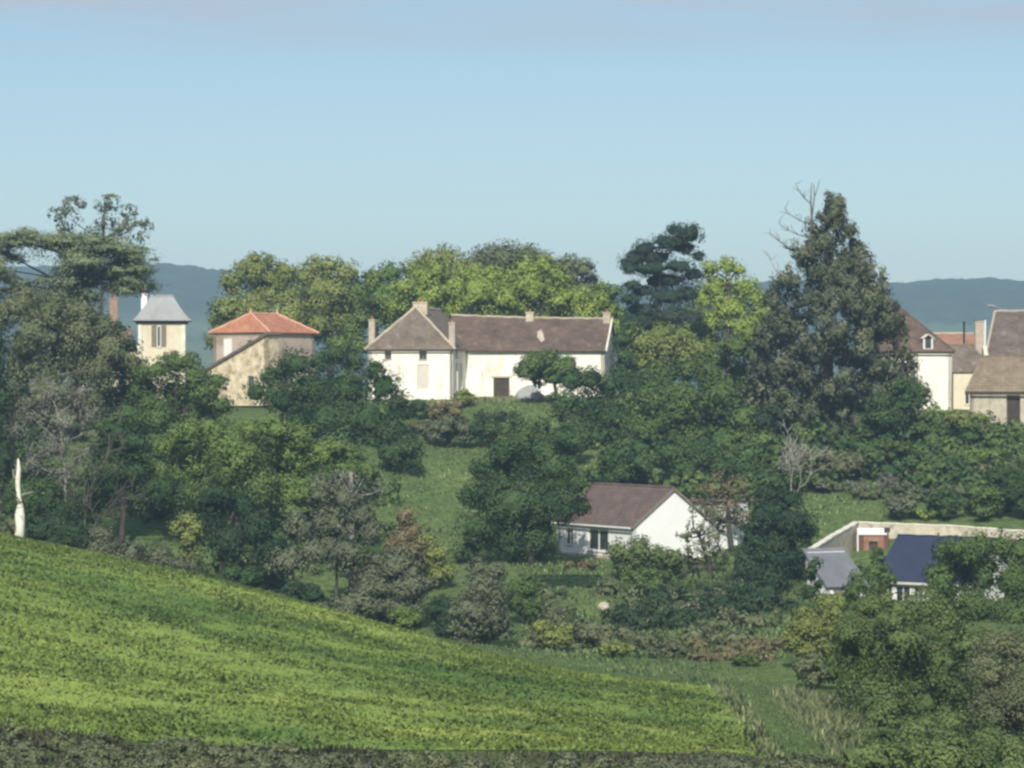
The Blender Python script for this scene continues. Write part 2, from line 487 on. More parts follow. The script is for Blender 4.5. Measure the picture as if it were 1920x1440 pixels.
def hill(x, y):
    px = 960 + x * FPX / HILL_D
    top = (720 - np.interp(px, _hx, _hy)) * HILL_D / FPX
    t = np.clip((y - 1350) / (HILL_D - 1350), 0, 1.0)
    t = t ** 1.25
    back = np.clip((y - HILL_D) / 700, 0, 1)
    z = -32 + (top + 32) * t - back * back * 60
    z = z + (vnoise(x / 160, y / 160, 5) - 0.5) * 18 * t * (1 - t) * 4
    return z


def gz(x, y):
    return float(ground(x, y)[0])


def grass_mat():
    m, n, l, o = new_mat('meadow_ground')
    b = n.new('ShaderNodeBsdfDiffuse')
    ge = n.new('ShaderNodeNewGeometry')
    a = n.new('ShaderNodeTexNoise'); a.inputs['Scale'].default_value = 0.07; a.inputs['Detail'].default_value = 8
    c = n.new('ShaderNodeTexNoise'); c.inputs['Scale'].default_value = 1.4; c.inputs['Detail'].default_value = 6; c.inputs['Roughness'].default_value = 0.7
    l.new(ge.outputs['Position'], a.inputs['Vector']); l.new(ge.outputs['Position'], c.inputs['Vector'])
    r1 = n.new('ShaderNodeMapRange'); r1.inputs[1].default_value = 0.3; r1.inputs[2].default_value = 0.7
    l.new(a.outputs['Fac'], r1.inputs[0])
    x1 = n.new('ShaderNodeMix'); x1.data_type = 'RGBA'
    x1.inputs[6].default_value = (0.095, 0.155, 0.055, 1); x1.inputs[7].default_value = (0.180, 0.240, 0.090, 1)
    l.new(r1.outputs[0], x1.inputs[0])
    r2 = n.new('ShaderNodeMapRange'); r2.inputs[1].default_value = 0.35; r2.inputs[2].default_value = 0.75
    l.new(c.outputs['Fac'], r2.inputs[0])
    x2 = n.new('ShaderNodeMix'); x2.data_type = 'RGBA'
    l.new(r2.outputs[0], x2.inputs[0]); l.new(x1.outputs[2], x2.inputs[6]); x2.inputs[7].default_value = (0.040, 0.060, 0.024, 1)
    l.new(x2.outputs[2], b.inputs['Color'])
    bp = n.new('ShaderNodeBump'); bp.inputs['Strength'].default_value = 0.8; bp.inputs['Distance'].default_value = 0.3
    l.new(c.outputs['Fac'], bp.inputs['Height']); l.new(bp.outputs[0], b.inputs['Normal'])
    l.new(b.outputs[0], o.inputs['Surface'])
    return m


def grid_mesh(name, xs_of, ys, hfun, nx):
    V = []
    for y in ys:
        xs = xs_of(y)
        V.append(np.c_[xs, np.full(nx, y), hfun(xs, np.full(nx, y))])
    V = np.concatenate(V)
    ny = len(ys)
    i = np.arange(ny - 1)[:, None] * nx + np.arange(nx - 1)[None]
    q = np.stack([i, i + 1, i + nx + 1, i + nx], -1).reshape(-1, 4)
    return fast_mesh(name, V, quads=q, smooth=True)


ys = np.concatenate([np.arange(-40, 90, 4.0), np.arange(90, 345, 1.5), np.arange(345, 480, 9.0), np.geomspace(480, 1420, 18), np.geomspace(1500, 7800, 14)])
NX = 161
_u = np.linspace(-1, 1, NX)
_u = np.sign(_u) * (0.35 * np.abs(_u) + 0.65 * np.abs(_u) ** 4)
def _gx(y):
    return _u * (140 + 1.1 * max(y, 0))
g = link('ground', grid_mesh('ground', _gx, ys, ground, NX), grass_mat())
tag(g, 'green sloping meadow ground of the valley', kind='structure')


def hill_mat():
    m, n, l, o = new_mat('far_hill')
    b = n.new('ShaderNodeBsdfDiffuse')
    ge = n.new('ShaderNodeNewGeometry')
    a = n.new('ShaderNodeTexNoise'); a.inputs['Scale'].default_value = 0.006; a.inputs['Detail'].default_value = 5
    c = n.new('ShaderNodeTexNoise'); c.inputs['Scale'].default_value = 0.05; c.inputs['Detail'].default_value = 6
    l.new(ge.outputs['Position'], a.inputs['Vector']); l.new(ge.outputs['Position'], c.inputs['Vector'])
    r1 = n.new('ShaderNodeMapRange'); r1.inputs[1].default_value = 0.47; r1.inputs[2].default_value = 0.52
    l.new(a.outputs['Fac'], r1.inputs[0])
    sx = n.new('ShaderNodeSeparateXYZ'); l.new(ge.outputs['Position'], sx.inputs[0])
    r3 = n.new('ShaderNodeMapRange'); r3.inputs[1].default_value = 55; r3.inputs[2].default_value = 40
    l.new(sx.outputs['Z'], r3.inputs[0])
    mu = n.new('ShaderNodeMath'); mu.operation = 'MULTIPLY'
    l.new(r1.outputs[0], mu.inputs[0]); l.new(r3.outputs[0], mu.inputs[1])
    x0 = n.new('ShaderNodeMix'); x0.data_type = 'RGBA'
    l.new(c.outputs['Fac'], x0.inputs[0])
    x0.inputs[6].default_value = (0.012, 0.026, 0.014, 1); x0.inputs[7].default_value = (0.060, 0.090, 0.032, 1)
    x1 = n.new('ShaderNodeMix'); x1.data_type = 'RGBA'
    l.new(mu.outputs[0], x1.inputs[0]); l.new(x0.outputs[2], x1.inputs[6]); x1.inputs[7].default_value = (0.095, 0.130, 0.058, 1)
    l.new(x1.outputs[2], b.inputs['Color'])
    l.new(b.outputs[0], o.inputs['Surface'])
    return m


_hys = np.concatenate([np.linspace(1350, 1700, 12), np.linspace(1710, 2440, 80), np.linspace(2480, 3200, 12)])
HNX = 300
_hu = np.linspace(-1, 1, HNX)
def _hxs(y):
    return np.sign(_hu) * (620 * np.abs(_hu) + 2400 * np.abs(_hu) ** 8)
def _hillh(x, y):
    # wooded: every vertex a tree crown or a gap
    wood = rng.random(len(x)) * 5.0 * ((y > 1710) & (y < 2450))
    return hill(x, y) + wood
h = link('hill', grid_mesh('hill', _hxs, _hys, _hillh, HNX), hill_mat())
tag(h, 'far wooded hill, blue with distance', kind='structure')

# ---------------------------------------------------------------- building kit
def wall_tf(p0, p1, zb):
    """frame of a wall run: u along, w inwards, v up"""
    d = np.array(p1, float) - np.array(p0, float); ln = np.linalg.norm(d); d /= ln
    inn = np.array((-d[1], d[0]))
    def f(u, w, v):
        q = np.array(p0) + d * u + inn * w
        return (q[0], q[1], zb + v)
    return f, ln


def wall(root, p0, p1, zb, hgt, mat, openings=(), t=0.4, gable=0.0, name='wall', parent=None, lop=None):
    """wall run with real openings; gable: extra height of a triangular top (lop: heights left/right instead)"""
    f, ln = wall_tf(p0, p1, zb)
    mb = MB(f)
    us = sorted({0.0, ln, *[o[0] for o in openings], *[o[1] for o in openings]})
    vs = sorted({0.0, hgt, *[o[2] for o in openings], *[o[3] for o in openings]})
    def hole(u, v):
        return any(o[0] < u < o[1] and o[2] < v < o[3] for o in openings)
    for a, b in zip(us, us[1:]):
        for c, d in zip(vs, vs[1:]):
            if not hole((a + b) / 2, (c + d) / 2):
                mb.add([(a, 0, c), (b, 0, c), (b, 0, d), (a, 0, d)], [(0, 1, 2, 3)])
                mb.add([(a, t, c), (b, t, c), (b, t, d), (a, t, d)], [(3, 2, 1, 0)])
    for o in openings:
        a, b, c, d = o[:4]
        mb.add([(a, 0, c), (a, t, c), (a, t, d), (a, 0, d)], [(0, 1, 2, 3)])
        mb.add([(b, 0, c), (b, t, c), (b, t, d), (b, 0, d)], [(3, 2, 1, 0)])
        mb.add([(a, 0, d), (b, 0, d), (b, t, d), (a, t, d)], [(3, 2, 1, 0)])
        mb.add([(a, 0, c), (b, 0, c), (b, t, c), (a, t, c)], [(0, 1, 2, 3)])
    mb.add([(0, 0, 0), (0, t, 0), (0, t, hgt), (0, 0, hgt)], [(3, 2, 1, 0)])
    mb.add([(ln, 0, 0), (ln, t, 0), (ln, t, hgt), (ln, 0, hgt)], [(0, 1, 2, 3)])
    if gable:
        mb.prism([(0, 0, hgt), (ln, 0, hgt), (ln / 2, 0, hgt + gable)], (0, t, 0) if False else (0, 0, 0)) if False else None
        mb.add([(0, 0, hgt), (ln, 0, hgt), (ln / 2, 0, hgt + gable), (0, t, hgt), (ln, t, hgt), (ln / 2, t, hgt + gable)],
               [(0, 1, 2), (5, 4, 3), (0, 2, 5, 3), (1, 4, 5, 2)])
    elif lop:
        mb.add([(0, 0, hgt), (ln, 0, hgt), (ln, 0, hgt + lop[1]), (0, 0, hgt + lop[0]), (0, t, hgt), (ln, t, hgt), (ln, t, hgt + lop[1]), (0, t, hgt + lop[0])],
               [(0, 1, 2, 3), (7, 6, 5, 4), (3, 2, 6, 7), (1, 5, 6, 2), (0, 3, 7, 4)])
    else:
        mb.add([(0, 0, hgt), (ln, 0, hgt), (ln, t, hgt), (0, t, hgt)], [(0, 1, 2, 3)])
    return mb.build(name, mat, parent or root), f


def window(root, f, u0, u1, v0, v1, mull=1, mat='white_paint', depth=0.14, bar=0.07, transom=0):
    mb = MB(f)
    mb.box(u0, u0 + bar, depth, depth + 0.07, v0, v1).box(u1 - bar, u1, depth, depth + 0.07, v0, v1)
    mb.box(u0 + bar, u1 - bar, depth, depth + 0.07, v0, v0 + bar).box(u0 + bar, u1 - bar, depth, depth + 0.07, v1 - bar, v1)
    for k in range(mull):
        c = u0 + (u1 - u0) * (k + 1) / (mull + 1)
        mb.box(c - bar / 2, c + bar / 2, depth + 0.003, depth + 0.067, v0 + bar, v1 - bar)
    fr = mb.build('window', M[mat], root)
    MB(f).box(u0 - 0.08, u1 + 0.08, -0.07, depth, v0 - 0.09, v0 - 0.003).build('sill', M['stone'], fr)
    n = mull + 1
    for k in range(n):
        a = u0 + (u1 - u0) * k / n + bar * (1 if k == 0 else 0.5); b = u0 + (u1 - u0) * (k + 1) / n - bar * (1 if k == n - 1 else 0.5)
        MB(f).box(a, b, depth + 0.03, depth + 0.045, v0 + bar, v1 - bar).build('pane', M['glass'], fr)
    return fr


def leafdoor(root, f, u0, u1, v0, v1, mat, name='door', boards=5, depth=0.18):
    """boarded leaf set back in its opening"""
    d = MB(f).box(u0, u1, depth + 0.03, depth + 0.06, v0, v1).build(name, M[mat], root)
    w = (u1 - u0) / boards
    for k in range(boards):
        MB(f).box(u0 + k * w + 0.012, u0 + (k + 1) * w - 0.012, depth, depth + 0.028, v0 + 0.01, v1 - 0.01).build('board', M[mat], d)
    return d


def chimney(root, x, y, z0, z1, w, d, mat='stone_chimney', pots=1, parent=None):
    mb = MB().box(x - w / 2, x + w / 2, y - d / 2, y + d / 2, z0, z1 - 0.14)
    mb.box(x - w / 2 - 0.06, x + w / 2 + 0.06, y - d / 2 - 0.06, y + d / 2 + 0.06, z1 - 0.14, z1)
    c = mb.build('chimney', M[mat], parent or root)
    for k in range(pots):
        px = x + (k - (pots - 1) / 2) * 0.35
        MB().tube([(px, y, z1), (px, y, z1 + 0.28)], [0.12, 0.10], 8).build('chimney_pot', M['brick'], c)
    return c


def cap(roof, a, b, mat='mortar', r=0.11, n=6):
    """row of ridge tiles from a to b, slightly uneven"""
    a = np.array(a, float); b = np.array(b, float)
    k = max(3, int(np.linalg.norm(b - a) / 0.8))
    pts = [a + (b - a) * t / k + np.array((0, 0, 0.03 + 0.03 * math.sin(t * 2.7))) for t in range(k + 1)]
    return MB().tube(pts, [r * (0.9 + 0.2 * ((t * 7) % 3) / 2) for t in range(k + 1)], n).build('ridge_cap', M[mat], roof)


# ---------------------------------------------------------------- long farmhouse on the terrace
fh = empty('farmhouse', (X(690, 298), 298, -1.6), R(-10))
tag(fh, 'long white farmhouse with dark brown tiled roofs and a hipped left wing', 'house')
H = 5.15
wf, ff = wall(fh, (0, 0), (8.9, 0), 0, H, M['plaster_white'], [(1.75, 2.45, 4.15, 4.95), (5.35, 6.15, 4.1, 4.95), (5.1, 6.4, 1.1, 3.6)])
wr, fr_ = wall(fh, (8.9, 0), (8.9, 7.0), 0, H, M['plaster_white'], [(1.2, 2.4, 1.0, 3.7), (3.5, 4.9, 1.0, 3.7), (1.3, 2.3, 4.3, 5.0)])
wall(fh, (0, 15.5), (0, 0), 0, H, M['plaster_white'])
wall(fh, (8.9, 15.5), (0, 15.5), 0, H, M['plaster_white'])
wm, fm = wall(fh, (8.9, 7.0), (23.5, 7.0), 0, H - 0.05, M['plaster_white'], [(2.9, 4.6, 0.2, 2.25), (7.0, 8.0, 1.0, 2.6), (10.8, 11.8, 1.0, 2.6)])
wall(fh, (23.5, 7.0), (23.5, 15.5), 0, H - 0.05, M['plaster_white'], gable=3.3)
window(fh, ff, 1.75, 2.45, 4.15, 4.95, 1, 'shutter')
window(fh, ff, 5.35, 6.15, 4.1, 4.95, 1, 'shutter')
leafdoor(fh, ff, 5.1, 6.4, 1.1, 3.6, 'shutter_pale', 'shutter', 4, 0.08)
leafdoor(fh, fr_, 1.2, 2.4, 1.0, 3.7, 'shutter_pale', 'shutter', 4, 0.08)
leafdoor(fh, fr_, 3.5, 4.9, 1.0, 3.7, 'shutter_pale', 'shutter', 4, 0.08)
window(fh, fr_, 1.3, 2.3, 4.3, 5.0, 1, 'shutter')
tag(leafdoor(fh, fm, 2.9, 4.6, 0.2, 2.25, 'dark_wood', 'door', 6), 'dark boarded double door')
window(fh, fm, 7.0, 8.0, 1.0, 2.6, 1); window(fh, fm, 10.8, 11.8, 1.0, 2.6, 1)
MB(fm).box(2.6, 4.9, -0.05, 0.0, 2.27, 2.45).build('lintel', M['stone'], fh)
MB(ff).box(0, 8.9, -0.04, 0.0, H - 0.18, H - 0.02).build('cornice', M['stone'], fh)
# roofs: wing (hip to the front), main block
o_, A1, A2 = 0.3, (4.45, 2.6, H + 4.4), (4.45, 15.8, H + 4.4)
e = H - 0.02
wing = MB()
wing.slab([(-o_, -o_, e), (8.9 + o_, -o_, e), A1], 0.14)
wing.slab([(8.9 + o_, -o_, e), (8.9 + o_, 15.8, e), A2, A1], 0.14)
wing.slab([(-o_, 15.8, e), (-o_, -o_, e), A1, A2], 0.14)
wing = wing.build('roof', M['tile_grey'], fh); tag(wing, 'greyish hipped roof of the left wing')
rz0, rz1 = H + 3.75, H + 3.3           # the old ridge sags to the right
main = MB()
mrp = []
for k in range(9):
    t = k / 8; xx = 6.5 + (23.75 - 6.5) * t; sag = -0.10 * math.sin(math.pi * t)
    mrp.append((xx, 6.7, e - 0.03 - 0.12 * t + sag * 0.4, rz0 + (rz1 - rz0) * t + sag))
for a, b in zip(mrp, mrp[1:]):
    main.slab([(a[0], a[1], a[2]), (b[0], b[1], b[2]), (b[0], 11.25, b[3])], 0.13)
    main.slab([(a[0], a[1], a[2]), (b[0], 11.25, b[3]), (a[0], 11.25, a[3])], 0.13)
    main.slab([(b[0], 15.8, b[2]), (a[0], 15.8, a[2]), (a[0], 11.25, a[3]), (b[0], 11.25, b[3])], 0.13)
main = main.build('roof', M['tile_brown'], fh); tag(main, 'long dark brown roof of the main block')
for a, b in zip(mrp[::2], mrp[2::2]):
    cap(main, (a[0], 11.25, a[3]), (b[0], 11.25, b[3]), r=0.1)
cap(wing, (-o_, -o_, e), A1, r=0.13); cap(wing, (8.9 + o_, -o_, e), A1, r=0.13); cap(wing, A1, A2, r=0.13)
MB().box(-0.3, 9.2, -0.40, -0.31, e - 0.16, e - 0.04).build('gutter', M['dark_wood'], fh)
MB().box(9.25, 23.7, 6.58, 6.67, e - 0.2, e - 0.1).build('gutter', M['dark_wood'], fh)
MB().tube([(8.72, -0.08, 0.1), (8.72, -0.08, e - 0.2)], 0.05).build('downpipe', M['dark_wood'], fh)
MB().slab([(23.62, 6.72, e - 0.08), (23.80, 6.72, e - 0.08), (23.80, 11.25, rz1 + 0.06), (23.62, 11.25, rz1 + 0.06)], 0.2).build('verge', M['stone_pale'], fh)
chimney(fh, 0.25, 0.9, H + 0.1, H + 3.1, 0.62, 0.62, 'stone_chimney', 1)
chimney(fh, 8.72, 0.55, H + 0.1, H + 2.75, 0.62, 0.62, 'stone_chimney', 1)
chimney(fh, 4.7, 3.9, H + 3.6, H + 4.95, 1.5, 0.7, 'mortar', 2)
chimney(fh, 15.0, 11.1, H + 3.0, H + 4.05, 0.8, 0.7, 'mortar', 1)
chimney(fh, 23.2, 11.0, H + 2.2, H + 3.95, 0.75, 0.8, 'stone_chimney', 1)
pz = lambda y: e - 0.08 + (y - 6.7) / 4.55 * (H + 3.5 - e)
pat = [(16.2, 8.4), (16.75, 7.7), (17.05, 8.0), (16.75, 8.9), (16.45, 9.5), (16.1, 9.2)]
MB().slab([(a, b, pz(b) + 0.12) for a, b in pat], 0.08).build('roof_patch', M['stone_chimney'], main)

# tarpaulin heap beside the door
tpile = MB()
tb = P(988, 742, 294.5)
tbz = gz(tb[0], tb[1])
n = 14
vs, fs = [], []
for j in range(7):
    for i in range(n):
        t = 2 * math.pi * i / n
        rr = (1 - (j / 6.5) ** 2.2) * (1 + 0.15 * math.sin(3 * t + j))
        vs.append((1.5 * rr * math.cos(t) + 0.35 * j / 6, 0.9 * rr * math.sin(t), 1.5 * j / 6 - 0.05))
for j in range(6):
    for i in range(n):
        k = (i + 1) % n
        fs.append((j * n + i, j * n + k, (j + 1) * n + k, (j + 1) * n + i))
tpile.add(vs, fs)
tp_o = tpile.build('tarpaulin_heap', M['tarp'])
tp_o.location = (tb[0], tb[1], tbz)
tag(tp_o, 'grey covered heap on the lawn right of the farmhouse door', 'heap')

# ---------------------------------------------------------------- red roofed house and its lean-to
rh = empty('house', (X(400, 301), 301, -2.2), R(-35))
tag(rh, 'pinkish house with orange-red hipped tile roof', 'house')
L1, L2 = 7.55, 7.3
HR = Z(624, 300) + 2.2
_, f1 = wall(rh, (0, 0), (L1, 0), 0, HR, M['plaster_pink'], [(1.45, 2.5, 5.05, 6.85), (4.6, 5.6, 5.2, 6.7)])
_, f2 = wall(rh, (L1, 0), (L1, L2), 0, HR, M['plaster_pink'], [(3.2, 4.2, 1.2, 3.0)])
wall(rh, (0, L2), (0, 0), 0, HR, M['plaster_pink']); wall(rh, (L1, L2), (0, L2), 0, HR, M['plaster_pink'])
tag(leafdoor(rh, f1, 1.45, 2.5, 5.05, 6.85, 'white_paint', 'shutter', 4, -0.035), 'closed white shutter')
window(rh, f1, 4.6, 5.6, 5.2, 6.7, 1, 'shutter')
window(rh, f2, 3.2, 4.2, 1.2, 3.0, 1)
ov = 0.35
ra, rb = (L1 / 2, 1.5, HR + 2.0), (L1 / 2, L2 - 1.5, HR + 2.0)
c0, c1, c2, c3 = (-ov, -ov, HR), (L1 + ov, -ov, HR), (L1 + ov, L2 + ov, HR), (-ov, L2 + ov, HR)
rr = MB().slab([c0, c1, ra], 0.13).slab([c1, c2, rb, ra], 0.13).slab([c2, c3, rb], 0.13).slab([c3, c0, ra, rb], 0.13).build('roof', M['tile_red'], rh)
for a, b in ((c0, ra), (c1, ra), (ra, rb), (c2, rb)):
    cap(rr, a, b, 'mortar_red', 0.11)
for p in (ra, rb):
    MB().tube([p, (p[0], p[1], p[2] + 0.3), (p[0], p[1], p[2] + 0.55)], [0.16, 0.10, 0.03], 8).build('finial', M['mortar_red'], rr)
MB().box(-0.05, L1 + 0.0, -0.06, 0.0, HR - 0.3, HR - 0.14).build('cornice', M['stone'], rh)
# lean-to in front of it
lt = empty('lean_to', (X(386, 296.5), 296.5, -2.2), R(-33))
tag(lt, 'yellowish stone lean-to with a steep tiled verge, before the red roofed house', 'house')
LW = 7.9
z_l, z_r = Z(694, 296) + 2.2, Z(627, 294) + 2.2
_, f3 = wall(lt, (0, 0), (LW, 0), 0, z_l, M['plaster_yellow'], [(5.4, 6.2, 1.2, 3.0)], lop=(0, z_r - z_l))
wall(lt, (LW, 0), (LW, 1.9), 0, z_r, M['plaster_yellow']); wall(lt, (0, 1.9), (0, 0), 0, z_l, M['plaster_yellow'])
window(lt, f3, 5.4, 6.2, 1.2, 3.0, 1, 'shutter')
lr = MB().slab([(-0.3, -0.25, z_l - 0.12), (LW + 0.2, -0.25, z_r + 0.12), (LW + 0.2, 2.1, z_r + 0.12), (-0.3, 2.1, z_l - 0.12)], 0.16).build('roof', M['tile_grey'], lt)
cap(lr, (-0.3, -0.2, z_l - 0.12), (LW + 0.2, -0.2, z_r + 0.12), 'tile_grey', 0.11)

# ---------------------------------------------------------------- slate roofed pavilion
pv = empty('pavilion', (X(259, 303), 303, -2.2), R(6))
tag(pv, 'small cream pavilion with a flared grey slate roof and shutters', 'house')
PW, PD = 4.9, 4.9
HP = Z(601, 303) + 2.2
_, f4 = wall(pv, (0, 0), (PW, 0), 0, HP, M['plaster_cream'], [(1.95, 2.35, HP - 2.75, HP - 0.55)])
wall(pv, (PW, 0), (PW, PD), 0, HP, M['plaster_cream']); wall(pv, (0, PD), (0, 0), 0, HP, M['plaster_cream']); wall(pv, (PW, PD), (0, PD), 0, HP, M['plaster_cream'])
window(pv, f4, 1.95, 2.35, HP - 2.75, HP - 0.55, 0, 'white_paint', 0.02)
for a, b in ((1.38, 1.93), (2.37, 2.92)):
    s = MB(f4).box(a, b, -0.045, -0.005, HP - 2.75, HP - 0.5).build('shutter', M['shutter'], pv)
    for k in range(9):
        z = HP - 2.65 + k * 0.24
        MB(f4).box(a + 0.06, b - 0.06, -0.065, -0.047, z, z + 0.13).build('slat', M['shutter'], s)
for u0, u1 in ((0.0, 0.35), (PW - 0.4, PW)):
    MB(f4).box(u0, u1, -0.05, 0.0, 0.1, HP - 0.3).build('quoin', M['stone_pale'], pv)
MB().box(-0.25, PW + 0.25, -0.25, PD + 0.25, HP - 0.28, HP).build('cornice', M['dark_wood'], pv)
prof = [(0.62, 0.0), (0.36, 0.22), (0.02, 0.62), (-0.7, 1.62), (-1.28, 2.62)]
pr = MB()
for (o1, h1), (o2, h2) in zip(prof, prof[1:]):
    a = [(-o1, -o1), (PW + o1, -o1), (PW + o1, PD + o1), (-o1, PD + o1)]
    s2 = o2
    b = [(-s2, -s2), (PW + s2, -s2), (PW + s2, PD + s2), (-s2, PD + s2)]
    for i in range(4):
        j = (i + 1) % 4
        pr.slab([(*a[i], HP + h1), (*a[j], HP + h1), (*b[j], HP + h2), (*b[i], HP + h2)], 0.05)
pr.box(1.2, PW - 1.2, 1.2, PD - 1.2, HP + 2.5, HP + 2.68)
pr = pr.build('roof', M['slate'], pv)
cap(pr, (1.25, 1.25, HP + 2.65), (PW - 1.25, 1.25, HP + 2.65), 'slate', 0.07)
chimney(pv, 0.55, 3.2, HP + 0.5, HP + 2.95, 0.6, 0.5, 'plaster_new', 1)
# low range hidden behind the cedar with its brick stack
wall(pv, (-6.5, 1.0), (-0.02, 1.0), 0, HP - 2.6, M['plaster_cream'])
wall(pv, (-6.5, 6.0), (-6.5, 1.0), 0, HP - 2.6, M['plaster_cream'])
MB().slab([(-6.8, 0.7, HP - 2.6), (-0.7, 0.7, HP - 2.6), (-0.7, 3.5, HP - 0.8), (-6.8, 3.5, HP - 0.8)], 0.12).slab(
    [(-6.8, 3.5, HP - 0.8), (-0.7, 3.5, HP - 0.8), (-0.7, 6.3, HP - 2.6), (-6.8, 6.3, HP - 2.6)], 0.12).build('roof', M['tile_tan'], pv)
tag(chimney(pv, -2.6, 2.4, HP - 1.6, HP + 2.45, 0.85, 0.7, 'brick_pale', 2), 'brick chimney stack')

# ---------------------------------------------------------------- white bungalow in the dip
WB = -14.1
LWH, GW = 10.8, 7.85
a_ = R(-57)
cx = np.array((X(1187, 231), 231.0)) - np.array((math.cos(a_), math.sin(a_))) * LWH
wh = empty('bungalow', (cx[0], cx[1], WB), a_)
tag(wh, 'white bungalow with purple-brown gabled roof among the trees', 'house')
HW = Z(985, 231) - WB
_, f5 = wall(wh, (0, 0), (LWH, 0), 0, HW, M['plaster_new'], [(4.5, 7.4, 0.55, 2.42), (1.2, 2.3, 0.9, 2.3)])
_, f6 = wall(wh, (LWH, 0), (LWH, GW), 0, HW, M['plaster_new'], gable=2.85)
wall(wh, (0, GW), (0, 0), 0, HW, M['plaster_new'], gable=2.85); wall(wh, (LWH, GW), (0, GW), 0, HW, M['plaster_new'])
window(wh, f5, 4.5, 7.4, 0.55, 2.42, 1, 'white_paint', 0.06, 0.16)
MB(f5).box(6.05, 6.9, 0.135, 0.15, 0.75, 2.25).build('curtain', M['shutter_pale'], wh)
window(wh, f5, 1.2, 2.3, 0.9, 2.3, 1)
rt = HW + 2.93
bo = 0.32
bp_ = bo * 2.85 / (GW / 2)
br = MB().slab([(-bo, -bo, HW - bp_ + 0.08), (LWH + 0.18, -bo, HW - bp_ + 0.08), (LWH + 0.18, GW / 2, rt), (-bo, GW / 2, rt)], 0.14)
br.slab([(-bo, GW / 2, rt), (LWH + 0.18, GW / 2, rt), (LWH + 0.18, GW + bo, HW - bp_ + 0.08), (-bo, GW + bo, HW - bp_ + 0.08)], 0.14)
br = br.build('roof', M['tile_purple'], wh)
for k in range(13):
    x0 = -bo + k * (LWH + 0.5) / 13
    MB().tube([(x0, GW / 2, rt + 0.0), (x0 + (LWH + 0.5) / 13 - 0.02, GW / 2, rt + 0.0)], [0.13, 0.115], 6).build('ridge_tile', M['tile_purple'], br)
MB().slab([(LWH + 0.185, -bo, HW - bp_ + 0.10), (LWH + 0.225, -bo, HW - bp_ + 0.10), (LWH + 0.225, GW / 2, rt + 0.03), (LWH + 0.185, GW / 2, rt + 0.03)], 0.2).slab(
    [(LWH + 0.185, GW / 2, rt + 0.03), (LWH + 0.225, GW / 2, rt + 0.03), (LWH + 0.225, GW + bo, HW - bp_ + 0.10), (LWH + 0.185, GW + bo, HW - bp_ + 0.10)], 0.2).build('bargeboard', M['shutter'], br)
MB().tube([(-bo, -bo - 0.07, HW - bp_ + 0.0), (LWH + 0.15, -bo - 0.07, HW - bp_ + 0.0)], 0.075, 8).build('gutter', M['white_paint'], wh)
MB().tube([(LWH - 0.15, -bo - 0.07, HW - bp_ - 0.06), (LWH - 0.12, -0.07, HW - 0.55), (LWH - 0.12, -0.07, 0.1)], 0.045, 8).build('downpipe', M['metal_grey'], wh)
MB().box(-0.3, LWH + 0.12, -0.5, -0.03, -1.2, 0.28).build('plinth', M['stone'], wh)
# a taller white block set back on its right
wall(wh, (LWH - 1.2, GW + 0.02), (LWH - 1.2, GW + 4.6), 0, HW + 1.6, M['plaster_new'])
wall(wh, (LWH - 5.5, GW + 0.02), (LWH - 1.62, GW + 0.02), 0, HW + 1.6, M['plaster_new']); wall(wh, (LWH - 1.62, GW + 4.6), (LWH - 5.5, GW + 4.6), 0, HW + 1.6, M['plaster_new'])
MB().slab([(LWH - 5.7, GW - 0.1, HW + 1.62), (LWH - 1.0, GW - 0.1, HW + 1.62), (LWH - 1.0, GW + 4.8, HW + 1.75), (LWH - 5.7, GW + 4.8, HW + 1.75)], 0.12).build('roof', M['tile_purple'], wh)
# low stone terrace wall below the garden
tw = MB()
for k in range(9):
    p = P(1225 + k * 14, 1158 - k * 0.6, 207 + 0.1 * k)
    zz = gz(p[0], p[1])
    tw.box(p[0] - 0.27, p[0] + 0.26, p[1] - 0.25, p[1] + 0.25, zz - 0.4, zz + 0.55 + 0.08 * ((k * 5) % 3))
tag(tw.build('terrace_wall', M['stone']), 'low rubble terrace wall in shade below the white bungalow', 'wall')

# ---------------------------------------------------------------- garden wall, brick lean-to, sheds
def ground_wall(name, pts, tops, thick, mat, capmat, label, cat):
    root = empty(name, (pts[0][0], pts[0][1], 0))
    tag(root, label, cat)
    o0 = np.array((pts[0][0], pts[0][1], 0.0))
    for (a, ta), (b, tb_) in zip(zip(pts, tops), zip(pts[1:], tops[1:])):
        a = np.array(a); b = np.array(b)
        d = (b - a) / np.linalg.norm(b - a); nn = np.array((-d[1], d[0])) * thick / 2
        k = 10
        mb, mc = MB(), MB()
        prev = None
        for i in range(k + 1):
            t = i / k
            p = a + (b - a) * t
            tz = ta + (tb_ - ta) * t + 0.022 * math.sin(i * 2.3) * (0 < i < k)
            zb = gz(p[0], p[1]) - 0.6
            cur = (p, tz, zb)
            if prev:
                (q, qz, qb) = prev
                A = [(*(q - nn), qb), (*(p - nn), zb), (*(p - nn), tz), (*(q - nn), qz), (*(q + nn), qb), (*(p + nn), zb), (*(p + nn), tz), (*(q + nn), qz)]
                mb.add([tuple(np.array(v) - o0) for v in A], [(0, 1, 2, 3), (7, 6, 5, 4), (0, 3, 7, 4), (1, 5, 6, 2)])
                m2 = nn * 1.18
                C = [(*(q - m2), qz + .003), (*(p - m2), tz + .003), (*(p - m2), tz + 0.10), (*(q - m2), qz + 0.10), (*(q + m2), qz + .003), (*(p + m2), tz + .003), (*(p + m2), tz + 0.10), (*(q + m2), qz + 0.10)]
                mc.add([tuple(np.array(v) - o0) for v in C], [(0, 1, 2, 3), (7, 6, 5, 4), (3, 2, 6, 7), (0, 3, 7, 4), (1, 5, 6, 2)])
            prev = cur
        w = mb.build('wall_run', mat, root)
        mc.build('coping', capmat, w)
    return root


